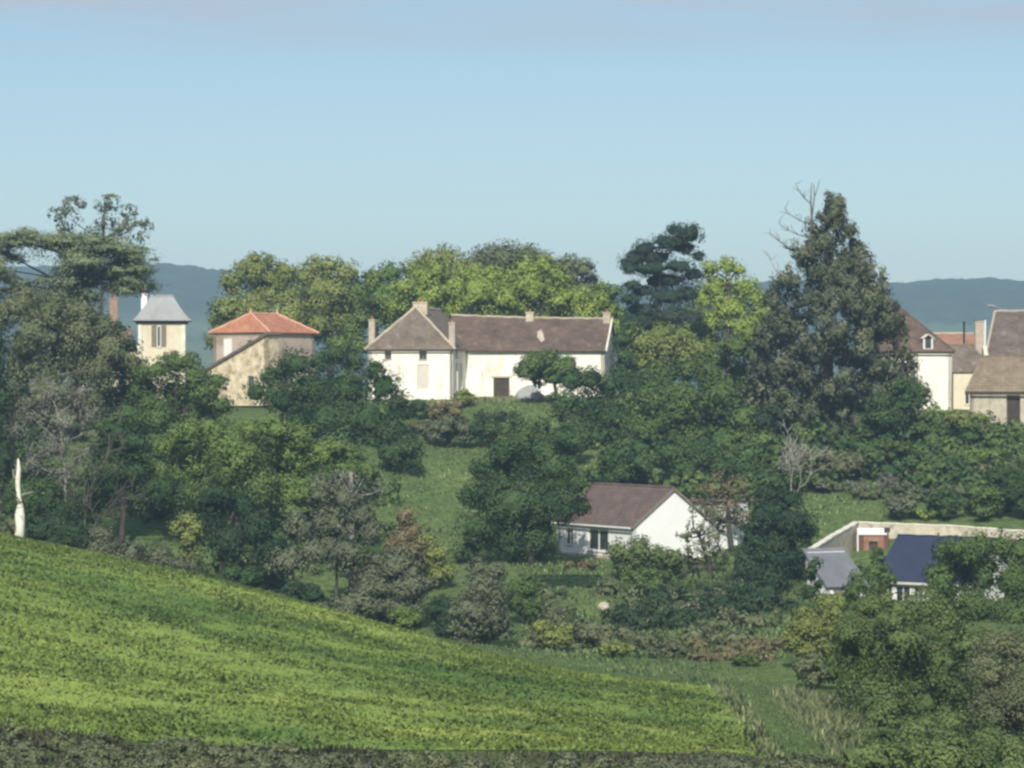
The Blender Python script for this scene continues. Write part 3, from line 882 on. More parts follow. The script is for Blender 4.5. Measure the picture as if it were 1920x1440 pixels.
gp = [P(1519, 0, 207.6)[:2], P(1560, 0, 221)[:2], P(1606, 0, 232)[:2], P(1790, 0, 230)[:2], P(1990, 0, 226)[:2]]
gt = [Z(1032, 207.6), Z(1006, 221), Z(980, 232), Z(987, 230), Z(1002, 226)]
ground_wall('garden_wall', gp, gt, 0.42, M['stone'], M['stone_pale'], 'pale stone garden wall with coping, bent round the yard', 'wall')

bl = empty('brick_outhouse', (X(1610, 228.5), 228.5, gz(X(1610, 228.5), 228.5)), R(-6))
tag(bl, 'small red brick outhouse with white flat roof against the garden wall', 'shed')
zt = Z(996, 228.5) - bl.location.z
_, f7 = wall(bl, (0, 0), (2.35, 0), -0.4, zt + 0.2, M['brick_dull'], [(0.8, 1.5, 0.4, zt - 0.4)])
wall(bl, (2.35, 0), (2.35, 1.8), -0.4, zt + 0.2, M['brick_dull']); wall(bl, (0, 1.8), (0, 0), -0.4, zt + 0.2, M['brick_dull'])
leafdoor(bl, f7, 0.8, 1.5, 0.4, zt - 0.4, 'dark_wood', 'door', 4)
MB().slab([(-0.1, -0.15, zt - 0.18), (2.2, -0.15, zt - 0.18), (2.2, 1.9, zt + 0.16), (-0.1, 1.9, zt + 0.16)], 0.1).build('roof', M['plaster_new'], bl)
MB().box(-0.12, -0.02, -0.12, -0.02, -0.3, zt - 0.29).build('post', M['white_paint'], bl)
MB().box(2.0, 2.45, 0.1, 0.6, zt - 0.1, zt + 0.28).build('chimney', M['dark_wood'], bl)

SB = -16.9
ns = empty('garden_shed', (X(1647, 212.3), 212.3, SB), R(-35))
tag(ns, 'white shed with a steep navy slate roof in the walled yard', 'shed')
HS = Z(1086, 212) - SB
_, f8 = wall(ns, (0, 0), (7.5, 0), 0, HS, M['white_paint'], [(0.35, 1.15, 0.3, HS - 0.45), (1.4, 2.6, 0.3, HS - 0.45), (2.85, 3.65, 0.3, HS - 0.45), (4.2, 5.6, 0.9, HS - 0.45)], 0.25)
wall(ns, (7.5, 0), (7.5, 7.0), 0, HS, M['white_paint'], gable=2.9, t=0.25); wall(ns, (0, 7.0), (0, 0), 0, HS, M['white_paint'], gable=2.9, t=0.25)
wall(ns, (7.5, 7.0), (0, 7.0), 0, HS, M['white_paint'], t=0.25)
for q in ((0.35, 1.15, 0.3), (1.4, 2.6, 0.3), (2.85, 3.65, 0.3), (4.2, 5.6, 0.9)):
    window(ns, f8, q[0], q[1], q[2], HS - 0.45, 1, 'white_paint', 0.05)
nr = MB().slab([(-0.25, -0.3, HS - 0.12), (7.7, -0.3, HS - 0.12), (7.7, 3.5, HS + 3.05), (-0.25, 3.5, HS + 3.05)], 0.1).slab(
    [(-0.25, 3.5, HS + 3.05), (7.7, 3.5, HS + 3.05), (7.7, 7.3, HS - 0.12), (-0.25, 7.3, HS - 0.12)], 0.1).build('roof', M['slate_navy'], ns)
cap(nr, (-0.25, 3.5, HS + 3.05), (7.7, 3.5, HS + 3.05), 'slate_navy', 0.06)
MB().box(-0.22, 7.68, -0.35, -0.31, HS - 0.30, HS - 0.13).build('fascia', M['shutter_pale'], ns)
MB().tube([(3.3, 3.1, HS + 2.9), (3.3, 3.1, HS + 3.35)], 0.07, 8).build('vent_pipe', M['dark_wood'], nr)

GB = -16.3
gs = empty('low_shed', (X(1552, 204), 204, GB), R(25))
tag(gs, 'low shed with dull grey roof, half hidden in bushes left of the navy roof', 'shed')
HG = Z(1098, 204) - GB
_, f9 = wall(gs, (0, 0), (3.1, 0), 0, HG, M['white_paint'], [(0.5, 1.3, 0.2, HG - 0.3), (1.7, 2.7, 0.6, HG - 0.3)], 0.2)
wall(gs, (3.1, 0), (3.1, 3.0), 0, HG, M['white_paint'], t=0.2, lop=(0, 2.2)); wall(gs, (0, 3.0), (0, 0), 0, HG, M['white_paint'], t=0.2, lop=(2.2, 0))
wall(gs, (3.1, 3.0), (0, 3.0), 0, HG + 2.2, M['white_paint'], t=0.2)
window(gs, f9, 1.7, 2.7, 0.6, HG - 0.3, 1); leafdoor(gs, f9, 0.5, 1.3, 0.2, HG - 0.3, 'shutter', 'door', 4, 0.05)
MB().slab([(-0.2, -0.25, HG - 0.1), (3.3, -0.25, HG - 0.1), (3.3, 3.2, HG + 2.45), (-0.2, 3.2, HG + 2.45)], 0.1).build('roof', M['slate_dull'], gs)

# ---------------------------------------------------------------- village houses on the right
def simple_roof(root, w, d, zb, rise, mat, ov=0.3, hipl=0.0, hipr=0.0, capmat='mortar', cr=0.1):
    A, B = (hipl if hipl else -ov, d / 2, zb + rise), (w - hipr if hipr else w + ov, d / 2, zb + rise)
    c = [(-ov, -ov, zb), (w + ov, -ov, zb), (w + ov, d + ov, zb), (-ov, d + ov, zb)]
    r = MB().slab([c[0], c[1], B, A], 0.13).slab([c[2], c[3], A, B], 0.13)
    if hipl: r.slab([c[3], c[0], A], 0.13)
    if hipr: r.slab([c[1], c[2], B], 0.13)
    r = r.build('roof', M[mat], root)
    cap(r, A, B, capmat, cr)
    if hipl: cap(r, c[0], A, capmat, cr)
    if hipr: cap(r, c[1], B, capmat, cr)
    return r


vb = -3.1
h1 = empty('village_house', (X(1652, 286.5), 286.5, vb), R(6))
tag(h1, 'cream house with steep brown hipped roof and dormer, right of the big conifer', 'house')
w1, d1 = 7.15, 8.0
z1 = Z(659, 286) - vb
_, fa = wall(h1, (0, 0), (w1, 0), 0, z1, M['plaster_white'], [(1.2, 2.2, 3.6, 5.2)])
wall(h1, (w1, 0), (w1, d1), 0, z1, M['plaster_white']); wall(h1, (0, d1), (0, 0), 0, z1, M['plaster_white']); wall(h1, (w1, d1), (0, d1), 0, z1, M['plaster_white'])
window(h1, fa, 1.2, 2.2, 3.6, 5.2, 1)
r1 = simple_roof(h1, w1, d1, z1, 5.3, 'tile_brown', 0.25, 0.6, 5.4, 'tile_brown', 0.1)
MB().box(-0.2, w1 + 0.2, -0.36, -0.26, z1 - 0.22, z1 - 0.1).build('gutter', M['dark_wood'], h1)
MB().tube([(3.62, -0.07, 0.0), (3.62, -0.07, z1 - 0.15)], 0.05).build('downpipe', M['dark_wood'], h1)
dm = MB().box(4.25, 4.41, -0.05, 1.0, z1 + 0.12, z1 + 1.3).box(5.05, 5.21, -0.05, 1.0, z1 + 0.12, z1 + 1.3).box(4.41, 5.05, -0.05, 1.0, z1 + 0.12, z1 + 0.3)
dm = dm.build('dormer', M['white_paint'], h1)
MB().box(4.41, 5.05, 0.03, 0.05, z1 + 0.303, z1 + 1.28).build('pane', M['glass'], dm)
MB().slab([(4.1, -0.2, z1 + 1.3), (4.73, -0.2, z1 + 1.75), (4.73, 1.8, z1 + 1.75), (4.1, 1.8, z1 + 1.3)], 0.08).slab(
    [(4.73, -0.2, z1 + 1.75), (5.36, -0.2, z1 + 1.3), (5.36, 1.8, z1 + 1.3), (4.73, 1.8, z1 + 1.75)], 0.08).build('dormer_roof', M['stone_pale'], dm)

h2 = empty('village_house', (X(1780, 297), 297, vb), 0)
tag(h2, 'low house with plain grey-brown roof, between the cream house and the barn', 'house')
w2, d2 = 4.3, 6.0
z2 = Z(698, 297) - vb
_, fb = wall(h2, (0, 0), (w2, 0), 0, z2, M['plaster_cream'], [(1.6, 2.5, 1.0, 2.4)])
wall(h2, (w2, 0), (w2, d2), 0, z2, M['plaster_cream'], gable=2.75); wall(h2, (0, d2), (0, 0), 0, z2, M['plaster_cream'], gable=2.75)
window(h2, fb, 1.6, 2.5, 1.0, 2.4, 1)
simple_roof(h2, w2, d2, z2, 2.85, 'tile_grey', 0.2, 0, 1.5, 'tile_tan', 0.07)

h3 = empty('village_house', (X(1745, 318), 318, vb), R(3))
tag(h3, 'farther house showing only a strip of orange tiled roof', 'house')
w3, d3 = 5.2, 7.0
z3 = Z(650, 318) - vb
wall(h3, (0, 0), (w3, 0), 0, z3, M['plaster_cream']); wall(h3, (w3, 0), (w3, d3), 0, z3, M['plaster_cream'], gable=1.5); wall(h3, (0, d3), (0, 0), 0, z3, M['plaster_cream'], gable=1.5)
r3 = simple_roof(h3, w3, d3, z3, 1.5, 'tile_orange', 0.25)

for k, (px, yt, lab) in enumerate(((1807.5, 605, 'slim dark flue pipe standing alone above the orange roof'), (1830.5, 602, 'slim dark flue pipe beside the boarded chimney'))):
    fp = MB().tube([(0, 0, vb - 0.2), (0, 0, Z(yt, 309))], 0.11, 8).tube([(0, 0, Z(yt, 309) - 0.05), (0, 0, Z(yt, 309) + 0.12)], 0.17, 8)
    fo = fp.build('flue_pipe', M['metal_dark'])
    fo.location = (X(px, 309 if k else 310), 309 if k else 310, 0)
    tag(fo, lab, 'flue pipe')

h4 = empty('village_house', (X(1851, 301), 301, vb), R(-10))
tag(h4, 'tall roof of dark lichen-mottled tiles at the right edge', 'house')
w4, d4 = 9.5, 8.0
z4 = Z(668, 301) - vb
_, fd = wall(h4, (0, 0), (w4, 0), 0, z4, M['plaster_cream']); wall(h4, (0, d4), (0, 0), 0, z4, M['plaster_cream']); wall(h4, (w4, 0), (w4, d4), 0, z4, M['plaster_cream'])
r4 = simple_roof(h4, w4, d4, z4, 4.75, 'tile_lichen', 0.2, 0.75, 4.0, 'stone_chimney', 0.12)
chimney(h4, -0.75, 2.0, 0, z4 + 3.7, 0.95, 0.9, 'stone_chimney', 0)

po = MB().tube([(0, 0, vb - 0.2), (0.05, 0, 1.0), (0.12, 0, Z(600, 291))], [0.13, 0.11, 0.09], 8).build('white_pole', M['white_paint'])
po.location = (X(1845, 291), 291, 0)
tag(po, 'slim white pole between the boarded chimney and the mottled roof', 'pole')

sl = empty('street_lamp', (X(1884, 310), 310, vb))
tag(sl, 'street lamp arm and head showing above the mottled roof', 'street lamp')
lz = Z(578, 310) - vb
MB().tube([(0, 0, 0), (0, 0, lz - 0.8), (-0.15, 0, lz - 0.25), (-0.7, 0, lz)], [0.1, 0.08, 0.06, 0.05], 8).build('pole', M['metal_grey'], sl)
MB().tube([(-0.65, 0, lz - 0.02), (-1.1, 0, lz + 0.2), (-1.65, 0, lz + 0.28), (-1.95, 0, lz + 0.2)], [0.06, 0.14, 0.17, 0.06], 8).build('lamp_head', M['metal_grey'], sl)

bb = -4.1
bn = empty('barn', (X(1818, 275), 275, bb), R(-32))
tag(bn, 'low barn with tan tiled roof and dark doorway at the right edge', 'barn')
w5, d5 = 11.0, 7.2
z5 = Z(734, 275) - bb
_, fe = wall(bn, (0, 0), (w5, 0), 0, z5, M['stone'], [(3.7, 5.1, 0.2, z5 - 0.35), (7.0, 8.6, 0.2, z5 - 0.5)])
wall(bn, (0, d5), (0, 0), 0, z5, M['stone'], gable=3.3); wall(bn, (w5, 0), (w5, d5), 0, z5, M['stone'], gable=3.3)
leafdoor(bn, fe, 3.7, 5.1, 0.2, z5 - 0.35, 'dark_wood', 'door', 5); leafdoor(bn, fe, 7.0, 8.6, 0.2, z5 - 0.5, 'dark_wood', 'door', 5)
simple_roof(bn, w5, d5, z5, 3.35, 'tile_tan', 0.35, 0, 0, 'tile_tan', 0.08)
MB().box(-0.3, w5 + 0.3, -0.46, -0.36, z5 - 0.28, z5 - 0.12).build('gutter', M['dark_wood'], bn)

# ---------------------------------------------------------------- vegetation kit
LEAFPX = 0.0008          # leaf length as a share of distance
DENS = 0.78


def unit(v):
    return v / (np.linalg.norm(v, axis=-1, keepdims=True) + 1e-9)


def leaf_cloud(cent, nrm, size, tintv, aspect=0.62, tang=None):
    n = len(cent)
    t = unit(rng.normal(size=(n, 3))) if tang is None else unit(tang + 0.35 * rng.normal(size=(n, 3)))
    nrm = unit(nrm)
    t = unit(t - nrm * (t * nrm).sum(-1, keepdims=True))
    b = np.cross(nrm, t)
    s = size[:, None]
    lift = nrm * s * 0.12
    v = np.stack([cent - t * s * 0.6, cent + b * s * 0.6 * aspect + lift, cent + t * s * 0.6, cent - b * s * 0.6 * aspect + lift], 1).reshape(-1, 3)
    q = np.arange(n * 4).reshape(-1, 4)
    return v, q


def lobes_to_leaves(lobes, leaf, dens=1.0, clump=0.46, nclump=36, shell=0.8, droop=0.0, up=0.35, jitter=1.0, zflat=None):
    """lobes: (cx,cy,cz,rx,ry,rz). leaves gather in clumps on and in each lobe"""
    C, N, T, S = [], [], [], []
    for lb in lobes:
        c = np.array(lb[:3]); r = np.array(lb[3:6])
        area = math.pi * r[0] * r[2]
        nl = int(max(30, dens * DENS * 2.9 * area / (0.36 * leaf * leaf)))
        k = max(5, int(nclump * (0.7 + 0.6 * rng.random())))
        d = unit(rng.normal(size=(k, 3)))
        rad = shell + (1 - shell) * rng.normal(size=(k, 1)) * 0.9
        cc = c + d * r * np.clip(rad, 0.15, 1.12)
        ct = rng.random(k) * 0.5
        cr = clump * r.min() * (0.6 + 0.8 * rng.random(k)) * jitter
        cr = np.maximum(cr, leaf * 1.0)
        w = rng.integers(0, k, nl)
        off = np.clip(rng.normal(size=(nl, 3)) * 0.6, -1.05, 1.05)
        flat = np.array((1, 1, r[2] / max(r[0], 1e-3) * 0.5 + 0.5))
        if zflat: flat = np.array((1.3, 1.3, zflat))
        rd = unit((cc[w] - c) / r)
        if not zflat: off = off - rd * (off * rd).sum(-1, keepdims=True) * 0.5      # sprays spread along the crown's surface
        p = cc[w] + off * cr[w][:, None] * flat
        p[:, 2] -= droop * rng.random(nl) * cr[w] * 2
        sm = unit((p - c) / r) * 0.8 + off / 0.62 * 0.42
        sm[:, 2] += 0.6 * up
        sm = unit(sm)
        nn = sm + rng.normal(size=(nl, 3)) * 0.26
        nn[:, 2] += 0.2 * up
        S.append(unit(sm + rng.normal(size=(nl, 3)) * 0.1))
        tt_ = np.clip(0.16 + ct[w] + rng.random(nl) * 0.18, 0, 1)
        kp = (rd[:, 1] < 0.3) | (rng.random(nl) < 0.4)          # the side away from the valley is thinner
        S[-1] = S[-1][kp]
        C.append(p[kp]); N.append(nn[kp]); T.append(tt_[kp])
    return np.concatenate(C), np.concatenate(N), np.concatenate(T), np.concatenate(S)


def env_lobes(cx, ytop, rx, ybot, d, k=None, ry=None):
    """fill an egg shaped crown with overlapping lobes"""
    x0, z1, z0 = X(cx, d), Z(ytop, d), Z(ybot, d)
    a = rx * d / FPX; cz = (z1 - z0) / 2; zc = (z1 + z0) / 2
    b = ry if ry else min(a, max(1.5, a * 0.85))
    m = min(a, cz)
    k = k or int(np.clip(7 + 5.0 * max(a, cz) / m * 1.2, 9, 26))
    res = []
    for i in range(k):
        dd = unit(rng.normal(size=3))
        u = rng.random() ** 0.33
        r = m * rng.uniform(0.34, 0.52)
        px_ = dd * u * np.array((max(a - r * .9, 0.05), max(b - r * .9, 0.05), max(cz - r * .9, 0.05)))
        res.append((x0 + px_[0], d + px_[1], zc + px_[2], r * rng.uniform(0.9, 1.25), r * rng.uniform(0.9, 1.2), r * rng.uniform(0.75, 1.0)))
    return res


def branch_path(p0, p1, bend=0.12, n=5):
    p0 = np.array(p0, float); p1 = np.array(p1, float)
    ln = np.linalg.norm(p1 - p0)
    o = rng.normal(size=3) * bend * ln
    return [p0 + (p1 - p0) * t + o * math.sin(math.pi * t) for t in np.linspace(0, 1, n)]


_t = (1 + 5 ** 0.5) / 2
ICO_V = unit(np.array([(-1, _t, 0), (1, _t, 0), (-1, -_t, 0), (1, -_t, 0), (0, -1, _t), (0, 1, _t), (0, -1, -_t), (0, 1, -_t), (_t, 0, -1), (_t, 0, 1), (-_t, 0, -1), (-_t, 0, 1)], float))
ICO_F = [(0, 11, 5), (0, 5, 1), (0, 1, 7), (0, 7, 10), (0, 10, 11), (1, 5, 9), (5, 11, 4), (11, 10, 2), (10, 7, 6), (7, 1, 8), (3, 9, 4), (3, 4, 2), (3, 2, 6), (3, 6, 8), (3, 8, 9), (4, 9, 5), (2, 4, 11), (6, 2, 10), (8, 6, 7), (9, 8, 1)]


def _sub(V, F):
    V = [tuple(v) for v in V]; ed = {}; G = []
    def mid(a, b):
        k = (min(a, b), max(a, b))
        if k not in ed:
            m_ = np.array(V[a]) + np.array(V[b]); V.append(tuple(m_ / np.linalg.norm(m_))); ed[k] = len(V) - 1
        return ed[k]
    for a, b, c in F:
        ab, bc, ca = mid(a, b), mid(b, c), mid(c, a)
        G += [(a, ab, ca), (b, bc, ab), (c, ca, bc), (ab, bc, ca)]
    return np.array(V), np.array(G)


ICO_V, ICO_F = _sub(ICO_V, ICO_F)


def cores(lobes, share):
    V, F = [], []
    for l in lobes:
        j = rng.uniform(0.6, 1.15, (len(ICO_V), 1))
        V.append(np.array(l[:3]) + ICO_V * j * np.array(l[3:6]) * share)
        F.append(ICO_F + len(ICO_V) * (len(V) - 1))
    nf = unit(ICO_V[ICO_F].mean(1))
    return np.concatenate(V), np.concatenate(F), np.tile(nf, (len(lobes), 1))


REPORT = []


def tree(name, label, cat, mat, d, lobes=None, env=None, base=None, leaf=1.0, dens=1.0, trunk='bark', group=None,
         clump=0.46, nclump=36, shell=0.8, droop=0.0, up=0.35, aspect=0.62, core=0.68, depth=0.8, stems=1, limbs=6, tang=None, tr=None, shrub=False, zflat=None):
    """lobes in survey bearings (px, py, rx, rz) at distance d; the trunk stands on the terrain"""
    L3 = []
    if lobes:
        ext = max(l[2] for l in lobes) * d / FPX
        for l in lobes:
            rx = l[2] * d / FPX; rz_ = (l[3] if len(l) > 3 else l[2] * 0.85) * d / FPX
            dy = (l[4] if len(l) > 4 else rng.uniform(-depth, depth) * ext)
            p = P(l[0], l[1], d)
            L3.append((p[0], d + dy, p[2], rx, rx * 0.95, rz_))
    if env:
        for ev in (env if isinstance(env, list) else [env]):
            cx, yt, rx = ev[:3]
            gy = 720 - gz(X(cx, d), d) * FPX / d
            yb = ev[3] if len(ev) > 3 and ev[3] else gy + 2
            L3 += env_lobes(cx, yt, rx, yb, d)
    bx = base if base is not None else np.mean([l[0] for l in (lobes or [])] or [(env if not isinstance(env, list) else env[0])[0]])
    x0 = X(bx, d); z0 = gz(x0, d)
    zmin = min(l[2] - l[5] for l in L3); ztop = max(l[2] + l[5] for l in L3)
    REPORT.append((name, label, round(zmin - z0, 1), round(ztop - z0, 1)))
    root = empty(name, (x0, d, z0))
    tag(root, label, cat, group)
    o = np.array((x0, d, z0))
    lsz = LEAFPX * d * leaf
    Cn, Nn, Tn, Sn = lobes_to_leaves(L3, lsz, dens, clump, nclump, shell, droop, up, zflat=zflat)
    keep = Cn[:, 2] > ground(Cn[:, 0], Cn[:, 1]) - 0.05
    Cn, Nn, Tn, Sn = Cn[keep], Nn[keep], Tn[keep], Sn[keep]
    sz = lsz * rng.uniform(0.65, 1.35, len(Cn))
    v, q = leaf_cloud(Cn - o, Nn, sz, Tn, aspect, tang)
    tri = None
    if core:
        cv, cf, cn_ = cores(L3, core)
        Sn = np.concatenate([Sn, cn_])
        cv = cv - o
        tri = cf + len(v); v = np.concatenate([v, cv]); Tn = np.concatenate([Tn, rng.uniform(0.0, 0.45, len(cf))])
    link('foliage' if shrub else 'crown', fast_mesh(name + '_leaves', v, quads=q, tris=tri, tint=Tn, nrm=Sn), L[mat], root)
    # wood
    hgt = ztop - z0
    cm_ = np.mean([l[:3] for l in L3], axis=0)
    wood = M[trunk]
    if not shrub:
        r0 = tr or (0.12 + 0.018 * hgt)
        top = np.array((cm_[0], cm_[1], max(cm_[2] + 0.1 * hgt, z0 + 0.4 * hgt))) - o
        pts = branch_path((0, 0, -0.3), top, 0.04, 6)
        lbm = MB().tube(pts, list(np.linspace(r0, r0 * 0.5, 6)), 8)
        for i in rng.permutation(len(L3))[:limbs]:
            s = pts[int(np.clip(np.argmin([abs(q_[2] - (L3[i][2] - z0) * 0.86) for q_ in pts]), 2, 5))]
            lbm.tube(branch_path(s, np.array(L3[i][:3]) - o, 0.12, 5), list(np.linspace(r0 * 0.4, 0.03, 5)), 5)
        lbm.build('trunk', wood, root, True)
    else:
        lbm = MB()
        for i in range(max(3, stems)):
            l = L3[rng.integers(0, len(L3))]
            bp0 = np.array((rng.uniform(-.3, .3), rng.uniform(-.3, .3), -0.2))
            lbm.tube(branch_path(bp0, np.array(l[:3]) - o, 0.1, 5), list(np.linspace(0.07, 0.02, 5)), 5)
        lbm.build('stems', wood, root, True)
    return root


def grow(mb, p, dirv, ln, r, lev, spread=0.7, upw=0.25, minr=0.022, kids=(3, 5)):
    n = 5
    pts = [np.array(p, float)]
    d = unit(np.array(dirv, float))
    for i in range(n):
        d = unit(d + rng.normal(size=3) * 0.16 + np.array((0, 0, upw * 0.18)))
        pts.append(pts[-1] + d * ln / n)
    rad = np.maximum(np.linspace(r, r * 0.45, n + 1), minr)
    mb.tube(pts, list(rad), 6 if lev > 1 else 4)
    if lev > 0:
        for k in range(rng.integers(*kids)):
            i = rng.integers(2, n + 1)
            nd = unit(d + rng.normal(size=3) * spread + np.array((0, 0, upw)))
            grow(mb, pts[i], nd, ln * rng.uniform(0.45, 0.7), max(rad[i] * 0.6, minr), lev - 1, spread, upw, minr, kids)


def bare_tree(name, label, px, d, ytop, mat, lev=3, spread=0.7, r=0.16, stems=2, upw=0.3, minr=0.03):
    x0 = X(px, d); z0 = gz(x0, d)
    hgt = Z(ytop, d) - z0
    root = empty(name, (x0, d, z0)); tag(root, label, 'tree')
    for s in range(stems):
        mb = MB()
        a = rng.uniform(0, 6.28)
        grow(mb, (0.1 * math.cos(a), 0.1 * math.sin(a), -0.2), (0.35 * math.cos(a + s * 2.4), 0.35 * math.sin(a + s * 2.4), 1), hgt * 0.55, r, lev, spread, upw, minr)
        mb.build('trunk', M[mat], root)
    return root


# ---------------------------------------------------------------- trees behind the farmhouse
BEH = 'trees behind the farmhouse'
def back(label, mat, d, lobes, base=None, **k):
    k.setdefault('depth', 0.7)
    return tree('broadleaf_tree', label, 'tree', mat, d, lobes, base=base, group=BEH, **k)

back('tall olive tree with feathery top, behind the red roofed house', 'olive', 332,
     [(480, 505, 34), (440, 530, 30), (455, 500, 16), (478, 484, 15), (500, 492, 18), (530, 510, 30), (505, 540, 50), (430, 580, 38), (480, 590, 55), (545, 560, 40), (405, 600, 22), (540, 600, 40), (400, 640, 22), (425, 630, 30), (470, 640, 40), (520, 640, 40)], 490)
back('rounded brownish olive tree, right of the red roofed house', 'olive', 338,
     [(590, 500, 28), (620, 498, 26), (650, 515, 30), (570, 520, 26), (610, 545, 60), (665, 560, 40), (560, 575, 40), (640, 600, 55), (590, 610, 50), (690, 590, 25)], 620)
back('pale green tree, left end of the row behind the farmhouse', 'fresh', 328,
     [(700, 520, 24), (735, 512, 26), (680, 545, 20), (720, 555, 45), (760, 545, 40), (690, 590, 35), (740, 590, 45), (660, 620, 30), (668, 648, 28), (640, 650, 26)], 715)
back('grey-green rounded tree, left dome of the skyline behind the farmhouse', 'olive', 350,
     [(800, 490, 28), (835, 486, 30), (862, 500, 26), (775, 505, 24), (820, 520, 50), (870, 535, 45)], 830)
back('tallest dark olive dome on the skyline behind the farmhouse', 'dull', 352,
     [(905, 488, 34), (940, 482, 34), (985, 486, 36), (1020, 496, 32), (960, 505, 60), (900, 510, 40), (1030, 520, 40), (960, 550, 60)], 960)
back('dark rounded tree, right dome of the skyline behind the farmhouse', 'dull', 348,
     [(1065, 500, 28), (1092, 505, 26), (1108, 525, 18), (1050, 530, 36), (1085, 545, 40), (1050, 575, 40)], 1075)
back('bright yellow-green tree behind the hipped wing of the farmhouse', 'gold', 322,
     [(790, 520, 26), (820, 510, 24), (760, 540, 26), (800, 560, 50), (850, 540, 36), (745, 575, 28), (840, 580, 40), (790, 600, 40)], 805)
back('bright yellow-green tree behind the left half of the main roof', 'gold', 324,
     [(890, 518, 28), (870, 510, 20), (925, 520, 30), (900, 550, 45), (950, 555, 40), (870, 570, 36), (920, 590, 45)], 905)
back('broad bright yellow-green tree behind the middle of the main roof', 'gold', 323,
     [(985, 500, 26), (1020, 498, 24), (965, 520, 26), (1045, 520, 24), (1000, 540, 48), (1055, 555, 36), (980, 580, 40), (1030, 590, 45)], 1005)
back('yellowish tree behind the right gable of the farmhouse', 'gold', 321,
     [(1085, 560, 26), (1120, 565, 26), (1145, 585, 20), (1100, 590, 34), (1150, 620, 24), (1125, 615, 30)], 1115)
back('low pale green tree just above the right end of the ridge', 'fresh', 330,
     [(1125, 540, 20), (1150, 548, 16), (1140, 565, 24), (1160, 590, 20), (1110, 570, 24)], 1140)
back('light green tree between the black pine and the big conifer', 'gold', 322,
     [(1330, 505, 20), (1362, 497, 22), (1385, 505, 18), (1345, 540, 36), (1395, 540, 30), (1315, 560, 30), (1370, 580, 45), (1420, 560, 26), (1435, 590, 26), (1320, 610, 40), (1400, 620, 45), (1330, 650, 40)], 1365)
back('low dark green tree filling the gap left of the black pine', 'dark', 297,
     [(1165, 640, 20), (1180, 620, 22), (1170, 670, 24), (1162, 695, 20)], 1172)

back('dusky green tree low behind the black pine', 'mid', 326,
     [(1190, 610, 26), (1215, 590, 26), (1240, 605, 30), (1270, 590, 28), (1300, 610, 30), (1200, 650, 34), (1260, 650, 40), (1310, 655, 34)], 1250)
# black pine: flat dark clumps on a leaning stem
pl = [(1285, 440, 30, 16), (1265, 432, 18, 10), (1298, 428, 10, 8), (1250, 455, 34, 14), (1210, 465, 26, 12), (1195, 480, 30, 13), (1180, 492, 22, 10),
      (1230, 482, 38, 14), (1280, 462, 28, 12), (1180, 505, 16, 8), (1220, 505, 40, 12), (1270, 500, 30, 12), (1310, 480, 14, 8), (1250, 525, 45, 14),
      (1300, 515, 22, 12), (1185, 535, 22, 8), (1205, 545, 30, 10), (1250, 555, 45, 14), (1290, 550, 28, 14), (1180, 560, 22, 9), (1210, 580, 40, 14), (1260, 590, 40, 16),
      (1190, 605, 32, 14), (1180, 640, 28, 14), (1230, 615, 36, 14), (1195, 665, 30, 14), (1290, 600, 25, 14)]
pl = [(a, b, c * 1.05, d_ * 1.3) for a, b, c, d_ in pl]
tree('pine_tree', 'black-green pine with flat tufted top, right of the farmhouse', 'tree', 'pine', 308, pl, base=1225, dens=1.5, up=0.8, shell=0.7, clump=0.7, aspect=0.45, depth=0.6, limbs=10, tr=0.3, core=0.74)

# ---------------------------------------------------------------- left skyline: cedar and companions
cl = [(150, 458, 75, 10), (95, 452, 60, 7), (50, 432, 22, 5), (35, 425, 10, 4), (10, 450, 40, 8), (60, 444, 45, 6), (215, 470, 60, 9), (130, 478, 60, 10), (245, 486, 40, 8), (180, 496, 70, 10), (120, 505, 45, 10),
      (255, 508, 42, 8), (210, 520, 60, 9), (150, 530, 55, 10), (270, 535, 32, 7), (295, 488, 14, 3), (220, 538, 55, 8), (150, 560, 50, 10), (275, 540, 22, 5), (110, 545, 36, 9),
      (150, 580, 45, 9), (110, 585, 45, 9), (15, 478, 24, 8), (-10, 500, 30, 9), (10, 520, 20, 8), (-30, 460, 40, 9), (150, 605, 40, 8)]
cl = [(a, b, c, d_ * 1.25) for a, b, c, d_ in cl]
for k_ in range(96):
    yy = rng.uniform(446, 612)
    lo_ = np.interp(yy, [440, 460, 500, 560, 612], [120, 95, 105, 60, 20]); hi_ = np.interp(yy, [440, 460, 480, 500, 545, 560, 612], [215, 260, 285, 296, 298, 200, 190])
    hw = rng.uniform(22, 44)
    cl.append((rng.uniform(lo_ + hw * 0.7, max(hi_ - hw * 0.7, lo_ + hw * 0.8)), yy, hw, rng.uniform(7, 12)))
for k_ in range(26):
    xx = rng.uniform(-40, 120)
    cl.append((xx, 446 + rng.uniform(-8, 16) + max(0, 30 - xx) * 0.25, rng.uniform(18, 34), rng.uniform(5, 9)))
for k_ in range(16):
    cl.append((rng.uniform(-40, 36), rng.uniform(470, 560), rng.uniform(14, 26), rng.uniform(6, 11)))
for k_ in range(14):
    cl.append((rng.uniform(-20, 120), rng.uniform(525, 575), rng.uniform(20, 36), rng.uniform(7, 11)))
tree('cedar_tree', 'spreading cedar with flat layered boughs on the left skyline', 'tree', 'cedar', 276, cl, base=150, dens=1.15, up=0.9, shell=0.7, clump=1.3, nclump=12, aspect=0.42, depth=1.0, limbs=26, tr=0.4, core=0.55, zflat=0.55)
